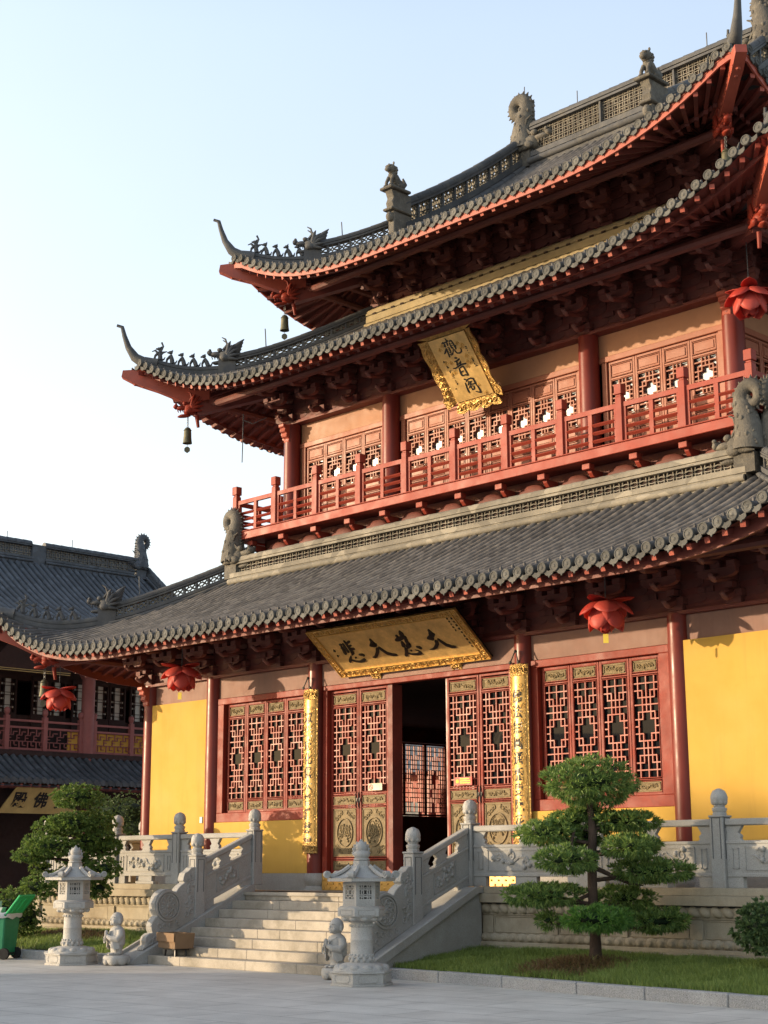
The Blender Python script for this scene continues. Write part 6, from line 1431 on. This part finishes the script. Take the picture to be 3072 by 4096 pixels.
tree('round_leaved_pine',(-6.4,-3.0,.33),[(880,265,300,165,0,None),(610,600,215,130,.1,None),(1020,530,270,140,.2,None),(830,560,260,130,-.2,None),(430,760,150,95,.1,None),(1000,740,310,140,.15,None),(650,820,300,130,-.3,None),(430,900,235,100,-.1,None),(1160,830,210,120,.2,None),(900,930,250,130,.2,None),(480,1050,130,70,.2,None),(540,1260,210,170,-.45,None),(1190,1060,200,140,-.1,None),(1110,1280,150,130,.25,None),(850,1180,260,180,.1,None)],
     .00183,850,1780,[(850,1780,.1),(860,1400,.09),(850,1000,.07),(870,600,.05),(880,350,.03)],'large round-leaved pine with dense clumps behind the left stone lantern','tree','leaf_l',.062,.0135,125,8)
def shrub(loc, rx, rz, lab, lm='leaf_s', n=900, l=.05, w=.013, nm='shrub', lob=6, stem=True):
    t = thing(nm, loc, lab, 'shrub'); rnd = random.Random(int(loc[0]*37)); c = Vector(loc); mb = MB(); core = MB()
    for k in range(lob):
        a = k*2.4; q = c+V(cos(a)*rx*.45,sin(a)*rx*.45,rz*(.75+.5*((k*.37)%1)))
        pad(mb,q,WD,rx*.62,rx*.62,rz*.62,n//lob,None,l,w,rnd,.9,core,7)
    mb.build('foliage',lm,t); core.build('core_filler','core',t,80)
    m2 = MB()
    for k in range(5): a = k*1.3; m2.tube([c-Z*.05,c+V(cos(a)*.08,sin(a)*.08,rz*.5),c+V(cos(a)*rx*.4,sin(a)*rx*.4,rz)],[.018,.014,.006],6)
    m2.build('stems','bark',t)
    return t
shrub((8.98,-2.75,.3),.52,.5,'dark glossy round shrub cut by the right edge of the picture',n=1500,l=.06,w=.016)
shrub((-7.3,-3.7,.15),.55,.62,'low clipped shrub behind the green bin at the left edge','leaf_l',n=1500)
shrub((-11.6,2.0,2.0),1.05,.75,'bushy tree crown seen behind the left terrace rail','leaf_s',n=2400,nm='bushy_tree')
# ------------------------------------------------ bin, box
t = thing('wheelie_bin',(-6.0,-5.0,0),'green wheelie bin with its lid open and a white liner, at the left edge','bin')
U = V(.85,.52,0).normalized(); W = V(-.52,.85,0).normalized(); c = V(-5.9,-4.9,0)
def bx(mb, x0,x1,y0,y1,z0,z1,tp=0.0):
    vs = [c+U*(x*(1+(tp if z == z1 else 0)))+W*(y*(1+(tp if z == z1 else 0)))+Z*z for z in (z0,z1) for x,y in ((x0,y0),(x1,y0),(x1,y1),(x0,y1))]
    mb.add(vs,[(0,3,2,1),(4,5,6,7),(0,1,5,4),(1,2,6,5),(2,3,7,6),(3,0,4,7)])
mb = MB(); bx(mb,-.25,.25,-.26,.26,.06,.76,.16); mb.build('bin_body','bin',t,bevel=.02)
mb = MB(); bx(mb,-.32,.32,-.33,.33,.76,.8); mb.build('rim','bin',t,bevel=.01)
mb = MB()
for y in (-.24,.24): m = MB(); m.tube([c+U*.27+W*(y-.03)+Z*.1,c+U*.27+W*(y+.03)+Z*.1],.1,18); m.build('wheel','rubber',t,40)
mb.tube([c+U*.27+W*-.24+Z*.1,c+U*.27+W*.24+Z*.1],.015,6); mb.build('axle','rubber',t,40)
mb = MB(); h = c+U*.31+Z*.8; d = (U*.62+Z*.78).normalized(); nn = d.cross(W)
mb.obox(h+d*.21,d*.21,W*.31,nn*.02); mb.obox(h+d*.21+nn*.02,d*.15,W*.05,nn*.015); mb.obox(h+d*.21-nn*.02,d*.15,W*.05,nn*.015)
for s in (-1,1): mb.obox(h+d*.21+W*s*.2,d*.18,W*.02,nn*.03)
mb.build('open_lid','bin_lid',t,bevel=.012)
mb = MB(); n = 28; vs = []
for j,(rr,z) in enumerate(((.3,.83),(.335,.82),(.345,.76),(.33,.72))):
    for k in range(n): a = k/n*2*pi; q = max(abs(cos(a)),abs(sin(a))); vs.append(c+U*rr*cos(a)/q+W*rr*sin(a)/q+Z*(z+.012*sin(k*2.3)+(.015*sin(k*1.1) if j == 3 else 0)))
mb.add(vs,[(j*n+k,j*n+(k+1)%n,(j+1)*n+(k+1)%n,(j+1)*n+k) for j in range(3) for k in range(n)]); mb.build('bin_liner','white',t,60)
mb = MB(); mb.obox(c+U*-.1+Z*.86,U*.1+Z*.06,W*.12,Z*.1); mb.obox(c+U*.08+W*-.1+Z*.84,U*.06,W*.08,Z*.07+U*.03); mb.build('crumpled_papers','white',t)
t = thing('cardboard_box',(-1.9,-3.9,RI),'open brown cardboard box on a low dark stool at the foot of the stairs','box')
mb = MB(); C_ = V(-1.93,-3.86,0); th = .008; A = V(.98,-.2,0).normalized(); B = V(.2,.98,0).normalized()
def pl(mb,x0,x1,y0,y1,z0,z1,tp=.08):
    vs = [C_+A*(x*(1+(tp if z == z1 else 0)))+B*(y*(1+(tp if z == z1 else 0)))+Z*z for z in (z0,z1) for x,y in ((x0,y0),(x1,y0),(x1,y1),(x0,y1))]
    mb.add(vs,[(0,3,2,1),(4,5,6,7),(0,1,5,4),(1,2,6,5),(2,3,7,6),(3,0,4,7)])
z0, z1, hx_, hy_ = .28,.53,.32,.17
pl(mb,-hx_,hx_,-hy_,hy_,z0,z0+.01,0); pl(mb,-hx_,hx_,-hy_,-hy_+th,z0,z1); pl(mb,-hx_,hx_,hy_-th,hy_,z0,z1); pl(mb,-hx_,-hx_+th,-hy_+th,hy_-th,z0,z1); pl(mb,hx_-th,hx_,-hy_+th,hy_-th,z0,z1)
o = mb.build('box_walls','card',t); mb = MB(); mb.obox(C_-B*(hy_*1.09+.004)+Z*(z0+.19),A*.335,B*.003,Z*.004); mb.obox(C_-B*(hy_*1.1)+Z*(z1-.07)+B*-.012,A*.34,B*.004+Z*0,Z*.07); mb.build('folded_flap','card',t)
mb = MB(); 
for x in (-.2,.2):
    for y in (-.1,.1): mb.tube([C_+A*x+B*y+Z*(RI),C_+A*x*.9+B*y*.9+Z*z0],.018,6)
mb.obox(C_+Z*(z0-.015),A*.24,B*.13,Z*.012)
tag(mb.build('low_stool','black'),'low dark stool holding the cardboard box on the first step','stool')

# ------------------------------------------------ side hall at the left
HXF = -20.0     # facade plane
hall = thing('side_hall',(-24,3,0),'grey-roofed red side hall with upstairs gallery behind the left end of the temple','temple hall')
def hb(nm, m, boxes, **k):
    mb = MB()
    for b in boxes: mb.box(*b)
    return mb.build(nm, m, hall, **k)
Y0h, Y1h = -4.5, 11.3
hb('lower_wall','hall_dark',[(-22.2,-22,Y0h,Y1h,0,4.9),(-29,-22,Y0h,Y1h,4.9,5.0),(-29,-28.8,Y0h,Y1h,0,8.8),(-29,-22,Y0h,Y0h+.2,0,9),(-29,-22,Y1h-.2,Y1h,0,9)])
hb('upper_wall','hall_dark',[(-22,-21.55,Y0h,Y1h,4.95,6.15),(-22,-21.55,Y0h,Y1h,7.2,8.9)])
hb('gallery_floor','hall_dark',[(-21.6,-19.8,Y0h,Y1h,4.8,4.95),(-29,-19.6,Y0h,Y1h,8.2,8.3)])
for y in (-2.2,1.0,6.38,9.6):
    mb = MB(); mb.lathe((-20,y,0),[(.2,0),(.2,8.2)],20); mb.build('gallery_column','hall_red',hall,40)
    mb = MB(); mb.prism([V(-20.1,y-.75,7.62),V(-20.1,y-.6,7.5),V(-20.1,y-.35,7.42),V(-20.1,y-.2,7.2),V(-20.1,y+.2,7.2),V(-20.1,y+.35,7.42),V(-20.1,y+.6,7.5),V(-20.1,y+.75,7.62)],(.2,0,0)); mb.build('cloud_corbel','hall_red',hall)
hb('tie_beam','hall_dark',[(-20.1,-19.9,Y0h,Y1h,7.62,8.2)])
# gallery windows: lattice doors with pale glazing
for k, y in enumerate([2.9,4.25,5.4,6.0,6.85,7.6,8.25,9.05,9.8]):
    fr = MB(); w = .5
    fr.box(-21.56,-21.5,y-.06,y+w+.06,5.0,5.3); fr.box(-21.56,-21.48,y-.06,y,5,7.35); fr.box(-21.56,-21.48,y+w,y+w+.06,5,7.35); fr.box(-21.56,-21.48,y,y+w,7.22,7.35); fr.box(-21.56,-21.48,y,y+w,5.3,6.2)
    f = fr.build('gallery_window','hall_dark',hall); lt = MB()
    for q in (.09,.14,.36,.41): lt.box(-21.52,-21.5,y+q-.008,y+q+.008,6.2,7.22)
    for z in (6.3,6.42,6.72,6.8,7.0,7.1): lt.box(-21.525,-21.505,y,y+w,z-.008,z+.008)
    lt.build('lattice','hall_dark',f); gl = MB(); gl.box(-21.54,-21.53,y+.14,y+.36,6.2,7.22); gl.box(-21.54,-21.53,y,y+.08,6.2,6.3)
    for z in (6.36,6.6,6.76,7.05): gl.box(-21.529,-21.526,y+.02,y+w-.02,z-.02,z+.03)
    gl.build('pale_glazing','white',f)
# gallery balustrade with key fret
posts = [-2.2,-.9,.4,1.7,2.3,3.6,4.89,6.14,6.62,7.99,9.3,10.6]
mb = MB(); fret = MB()
for y in posts:
    mb.box(-20.07,-19.93,y-.07,y+.07,4.95,5.95); mb.lathe((-20,y,5.95),[(.06,0),(.05,.03),(.075,.06),(.09,.12),(.08,.2),(.05,.23),(.01,.24)],12)
for a, b in zip(posts[:-1],posts[1:]):
    for z in (5.0,5.62,5.82): mb.box(-20.04,-19.96,a+.07,b-.07,z-.03,z+.03)
    L_ = b-a-.14; n = max(2,int(L_/.28)); c = L_/n
    for i in range(n):
        y = a+.07+i*c; h = .52; z = 5.05
        for s_ in ((0,.33,1,.33),(0,.66,.6,.66),(.6,.66,.6,.85),(.6,.85,1,.85),(.3,.0,.3,.33),(.7,.33,.7,.1),(.7,.1,1,.1),(.3,.66,.3,1),(0,.5,.3,.5),(1,.33,1,.66)):
            y0,z0_,y1,z1_ = s_; ya,yb = sorted((y+y0*c,y+y1*c)); za,zb = sorted((z+z0_*h,z+z1_*h)); fret.box(-20.015,-19.985,ya-.012,yb+.012,za-.012,zb+.012)
o = mb.build('gallery_balustrade','hall_red',hall,40); fret.build('key_fret','hall_red',o)
hb('yellow_gallery_boards','yellow',[(-20.06,-20.03,5.72,6.1,5.0,5.58),(-20.06,-20.03,6.7,7.92,5.0,5.58),(-20.06,-20.03,8.06,9.2,5.0,5.58)])
def tiles(p0, p1, y0, y1, sag, nm, m='hall_tile', sp=.25, disc=True):
    """p0 eave (x,z) ; p1 top (x,z); rolls run down the slope"""
    mb = MB(); en = MB(); n = int((y1-y0)/sp)
    def pt(t, y, dz=0, lift=0): return V(p0[0]+(p1[0]-p0[0])*t, y, p0[1]+(p1[1]-p0[1])*t - sag*sin(pi*t)+dz)
    for k in range(n+1):
        y = y0+k*sp; m_ = 14; vs = []
        for j in range(m_+1):
            r_ = .078
            for q in range(6): th = -.2+(pi+.4)*q/5; p = pt(j/m_,y); vs.append(p+V(0,r_*cos(th),r_*sin(th)))
        mb.add(vs,[(j*6+q,j*6+q+1,(j+1)*6+q+1,(j+1)*6+q) for j in range(m_) for q in range(5)])
        if disc: p = pt(0,y); d = 1 if p0[0] > p1[0] else -1; en.tube([p-V(d*.04,0,0),p+V(d*.015,0,0)],.088,12); en.prism([pt(0,y+sp/2)+V(0,a,b) for a,b in ((-.09,.03),(-.09,-.04),(0,-.12),(.09,-.04),(.09,.03))],V(-d*.02,0,0))
    vs = []
    for j in range(15):
        for y in (y0-.15,y1+.15): vs.append(pt(j/14,y,-.03))
    mb.add(vs,[(j*2,j*2+1,j*2+3,j*2+2) for j in range(14)])
    vs = [Vector(v)-Z*.14 for v in vs]; mb.add(vs,[(j*2,j*2+2,j*2+3,j*2+1) for j in range(14)])
    o = mb.build(nm,m,hall,50)
    if disc: en.build('eave_tile_ends',m,o,40)
    return o
tiles((-18.5,4.02),(-20.05,4.93),Y0h,Y1h+.3,.06,'gallery_skirt_roof')
mb = MB()
for k in range(54): y = Y0h+k*.3; mb.box(-19.6,-18.55,y-.04,y+.04,3.83,3.91)
mb.build('rafter_ends','hall_red',hall)
hb('skirt_beam','hall_dark',[(-19.9,-19.7,Y0h,Y1h,3.3,4.5),(-18.7,-18.62,Y0h,Y1h,3.9,3.96)])
tiles((-18.3,8.3),(-24,11.45),Y0h-.5,Y1h-.1,.42,'main_roof',disc=True)
tiles((-29.7,8.3),(-24,11.45),Y0h-.5,Y1h-.1,.42,'rear_roof',disc=False)
rd = ridge([V(-24,Y0h-.5,11.4),V(-24,1,11.4),V(-24,3.2,11.4)],.2,.36,.12,2,.24,'hall_tile','main_ridge',hall)
ridge([V(-24,3.5,11.4),V(-24,6.6,11.4)],.2,.36,.12,2,.24,'hall_tile','main_ridge',hall)
ridge([V(-24,7.1,11.4),V(-24,10.7,11.4)],.2,.36,.12,2,.24,'hall_tile','main_ridge',hall)
hb('ridge_backing','hall_tile',[(-24.02,-23.98,Y0h-.5,10.7,11.5,12.0)])
hb('ridge_blocks','hall_tile',[(-24.12,-23.88,3.2,3.5,11.3,12.02),(-24.12,-23.88,6.6,7.1,11.3,12.02)])
chiwen((-24,11.0,11.75),(0,-1,0),.98,'hall_tile','dragon_finial',hall)
pts = [V(-24+ (5.7)*t, Y1h+.05, 11.5-3.15*t-.42*sin(pi*t)) for t in [i/8 for i in range(9)]]
ridge(pts,.2,0,.12,0,.2,'hall_tile','vertical_ridge',hall)
mb = MB(); mb.tube([V(-24,5.7,11.95),V(-24,5.7,12.35)],.012,5); mb.tube([V(-24,8.2,11.95),V(-24,8.2,12.4)],.012,5); mb.build('lightning_rods','wire',hall)
# sign boards on the hall
t = thing('sign_board',(-19,3.6,3.2),'dull gold sign board under the side hall eave, half hidden by the pine','sign')
U3 = V(0,1,0); W3 = V(.35,0,.66).normalized(); N3 = U3.cross(W3); N3 = N3 if N3.x > 0 else -N3; o3 = V(-19.15,2.95,3.12)
mb = MB(); mb.prism([o3+U3*a+W3*b for a,b in ((0,0),(2.55,0),(2.3,.8),(.35,.8))],-N3*.04); bd = mb.build('gold_board','hall_gold',t)
cjk('殿',.5,'black',bd,o3+U3*.25+W3*.42+N3*.005,U3,W3,N3,.012,.004,vertical=False,pitch=.6,name='black_characters')
cjk('佛',.5,'black',bd,o3+U3*.95+W3*.42+N3*.005,U3,W3,N3,.012,.004,vertical=False,pitch=.6,name='black_characters')
cjk('寶',.5,'black',bd,o3+U3*1.65+W3*.42+N3*.005,U3,W3,N3,.012,.004,vertical=False,pitch=.6,name='black_characters')
t = thing('sign_board',(-19,3.8,7.2),'dark sign board with thin gold edge high on the side hall','sign')
o3 = V(-19.1,2.35,7.12); mb = MB(); mb.prism([o3+U3*a+W3*b for a,b in ((0,0),(2.75,0),(2.45,.85),(.45,.85))],-N3*.04); bd = mb.build('board','hall_dark',t)
mb = MB()
for e in (.0,.06): mb.obox(o3+U3*1.37+W3*(.02+e)+N3*.01,U3*1.37,W3*.009,N3*.006)
mb.build('gold_edge','hall_gold',bd)
mb = MB(); mb.ell((-9.9,-2.0,1.58),.2,.14,.26,10,8,None,.3,4); mb.tube([V(-9.9,-2,.0),V(-9.9,-2,1.4)],.012,6)

# ------------------------------------------------ unseen hall and tree added to cast the afternoon shade
SD = V(.707,.707,0)      # horizontal travel of sunlight
EL = R(7.7)
caster = thing('shade_hall',(-8,-30,0),'unseen long low hall added to shade the courtyard and steps','temple hall')
PER = V(.707,-.707,0)
def sp(s, k): return PER*s - SD*(k*1.4142)        # s across the light, k metres (in x) towards the sun
def hallblock(s0, s1, k, h, dep, nm):
    mb = MB(); a = sp(s0,k); b = sp(s1,k)
    mb.prism([a-SD*dep/2, b-SD*dep/2, b+SD*dep/2, a+SD*dep/2], (0,0,h*.62)); o = mb.build(nm,'hall_red',caster)
    mb = MB(); e = 1.0; a = sp(s0-e,k); b = sp(s1+e,k); zt = h; ze = h*.6; A_ = a-SD*(dep/2+e); B_ = b-SD*(dep/2+e); C_ = b+SD*(dep/2+e); D_ = a+SD*(dep/2+e)
    r0 = sp(s0-.4,k); r1 = sp(s1-2,k)
    mb.add([A_+Z*ze,B_+Z*ze,C_+Z*ze,D_+Z*ze,r0+Z*zt,r1+Z*zt],[(0,1,5,4),(2,3,4,5),(1,2,5),(3,0,4),(3,2,1,0)]); mb.build('shade_hipped_roof','hall_tile',caster)
hallblock(4.4,60,26,7.0,7,'hall_body')
def big_shade_tree(s, k, h, r, lab, seed, dens=1.0):
    p = sp(s,k); t = thing('shade_tree',tuple(p),lab,'tree','unseen trees added for shade'); rnd = random.Random(seed)
    mb = MB(); mb.tube([p,p+Z*h*.5,p+Z*h*.8],[.22,.16,.07],10)
    for i in range(9):
        a = i*2.4; mb.tube([p+Z*h*(.4+.04*i),p+V(cos(a)*r*.6,sin(a)*r*.6,h*(.6+.03*i))],[.07,.02],6)
    mb.build('trunk','bark',t)
    mb = MB(); n = int(1500*dens)
    cl = [(p+V(rnd.uniform(-r,r)*.6,rnd.uniform(-r,r)*.6,h*.72+rnd.uniform(-.3,.32)*h*.6), rnd.uniform(.3,.55)*r) for _ in range(16)]
    for i in range(n):
        c, q = rnd.choice(cl); d = V(rnd.gauss(0,1),rnd.gauss(0,1),rnd.gauss(0,.8)).normalized()*q*rnd.random()**.4
        for j in range(3):
            nn = V(rnd.gauss(0,1),rnd.gauss(0,1),rnd.gauss(0,1)).normalized(); u = nn.orthogonal().normalized(); w = nn.cross(u); x = c+d+V(rnd.gauss(0,.1),rnd.gauss(0,.1),rnd.gauss(0,.1))
            mb.add([x-u*.16,x+w*.1,x+u*.16,x-w*.1],[(0,1,2,3)])
    mb.build('shade_crown','leaf_s',t)
big_shade_tree(5.0,46,13.0,1.7,'unseen leafy tree added to dapple the right wall with shade',11,.22)
rg = thing('rear_gallery',(-28,26,0),'red-walled rear gallery glimpsed through the doorway lattice','gallery')
mb = MB(); mb.box(-44,-17,26,29,0,5.4); mb.build('gallery_wall','rail',rg)
for k in range(9): m = MB(); m.lathe((-42+k*3,25.6,0),[(.2,0),(.2,5.4)],12); m.build('gallery_column','red_col',rg,40); m = MB(); m.box(-41.2+k*3,-40.0+k*3,25.9,25.99,1.4,4.2); m.build('gallery_window','hall_tile',rg)
mb = MB(); mb.prism([V(-45,24.6,5.3),V(-45,27.5,7.2),V(-45,30.4,5.3)],(29,0,0)); mb.build('gallery_roof','hall_tile',rg)
# ------------------------------------------------ light, sky, camera
sun = bpy.data.lights.new('sun','SUN'); sun.energy = 5.0; sun.angle = R(.55); sun.color = (1.0,.78,.52)
so = bpy.data.objects.new('sun',sun); COL.objects.link(so)
d = V(SD.x*cos(EL),SD.y*cos(EL),-sin(EL)); so.rotation_euler = d.to_track_quat('-Z','Y').to_euler(); so.location = (-30,-30,20)
w = bpy.data.worlds.new('World'); SC.world = w; w.use_nodes = True; nt = w.node_tree
bg = nt.nodes['Background']; sk = nt.nodes.new('ShaderNodeTexSky'); sk.sky_type = 'NISHITA'; sk.sun_disc = False
sk.sun_elevation = EL; sk.sun_rotation = math.atan2(-SD.x,-SD.y); sk.altitude = 50; sk.air_density = 1.0; sk.dust_density = 2.2; sk.ozone_density = 1.4
# humid pale haze in the sky, whitest near the horizon
tc = nt.nodes.new('ShaderNodeTexCoord'); sx = nt.nodes.new('ShaderNodeSeparateXYZ'); nt.links.new(tc.outputs['Generated'],sx.inputs[0])
cr = nt.nodes.new('ShaderNodeValToRGB'); nt.links.new(sx.outputs['Z'],cr.inputs[0]); e = cr.color_ramp.elements
SK = .15
def hz(p, c, new=True):
    q = e.new(p) if new else e[0]; q.position = p; q.color = tuple(x for x in c)+(1,)
e[1].position = 1.0; e[1].color = (.18,.23,.32,1); hz(.66,(.28,.34,.44)); hz(0.0,(.60,.58,.52),False); hz(.12,(.66,.655,.62)); hz(.28,(.585,.625,.665)); hz(.5,(.45,.52,.63))
ns = nt.nodes.new('ShaderNodeTexNoise'); ns.inputs['Scale'].default_value = 2.2; ns.inputs['Detail'].default_value = 4; nt.links.new(tc.outputs['Generated'],ns.inputs['Vector'])
mr_ = nt.nodes.new('ShaderNodeMapRange'); mr_.inputs[1].default_value = .35; mr_.inputs[2].default_value = .7; mr_.inputs[3].default_value = .94/SK; mr_.inputs[4].default_value = 1.03/SK; nt.links.new(ns.outputs['Fac'],mr_.inputs[0])
vm = nt.nodes.new('ShaderNodeVectorMath'); vm.operation = 'SCALE'; nt.links.new(cr.outputs[0],vm.inputs[0]); 
dt = nt.nodes.new('ShaderNodeVectorMath'); dt.operation = 'DOT_PRODUCT'; nt.links.new(tc.outputs['Generated'],dt.inputs[0]); dt.inputs[1].default_value = (-SD.x,-SD.y,0)
m1_ = nt.nodes.new('ShaderNodeMath'); m1_.operation = 'MULTIPLY_ADD'; nt.links.new(dt.outputs['Value'],m1_.inputs[0]); m1_.inputs[1].default_value = .38; m1_.inputs[2].default_value = 1.0
m2_ = nt.nodes.new('ShaderNodeMath'); m2_.operation = 'MULTIPLY'; nt.links.new(m1_.outputs[0],m2_.inputs[0]); nt.links.new(mr_.outputs[0],m2_.inputs[1]); nt.links.new(m2_.outputs[0],vm.inputs['Scale'])
va = nt.nodes.new('ShaderNodeVectorMath'); va.operation = 'ADD'; nt.links.new(vm.outputs[0],va.inputs[0]); nt.links.new(sk.outputs[0],va.inputs[1])
# warm forward-scattered glow of the haze on the sun's side
gp = nt.nodes.new('ShaderNodeMath'); gp.operation = 'MULTIPLY'; gp.use_clamp = True; nt.links.new(dt.outputs['Value'],gp.inputs[0]); gp.inputs[1].default_value = 1.0
g2 = nt.nodes.new('ShaderNodeMath'); g2.operation = 'POWER'; nt.links.new(gp.outputs[0],g2.inputs[0]); g2.inputs[1].default_value = 2.0
gc = nt.nodes.new('ShaderNodeVectorMath'); gc.operation = 'SCALE'; gc.inputs[0].default_value = (.62/SK,.46/SK,.27/SK); nt.links.new(g2.outputs[0],gc.inputs['Scale'])
v3 = nt.nodes.new('ShaderNodeVectorMath'); v3.operation = 'ADD'; nt.links.new(va.outputs[0],v3.inputs[0]); nt.links.new(gc.outputs[0],v3.inputs[1])
nt.links.new(v3.outputs[0],bg.inputs[0]); bg.inputs[1].default_value = SK
cam = bpy.data.cameras.new('camera'); co = bpy.data.objects.new('camera',cam); COL.objects.link(co)
cam.sensor_fit = 'HORIZONTAL'; cam.sensor_width = 36; cam.lens = 36*6241.3/3072; cam.clip_end = 2000; cam.clip_start = .1
yaw, pit, rol = R(-45.2736), R(12.8176), R(-.23242)
f = V(sin(yaw)*cos(pit),cos(yaw)*cos(pit),sin(pit)); r = V(cos(yaw),-sin(yaw),0); u = r.cross(f)
r2 = r*cos(rol)+u*sin(rol); u2 = -r*sin(rol)+u*cos(rol)
mt = Matrix((r2,u2,-f)).transposed().to_4x4(); mt.translation = V(20.02,-20.6,1.6); co.matrix_world = mt
SC.camera = co
SC.view_settings.view_transform = 'Standard'; SC.view_settings.look = 'None'; SC.view_settings.exposure = 0.32; SC.view_settings.gamma = 1
SC.cycles.max_bounces = 8
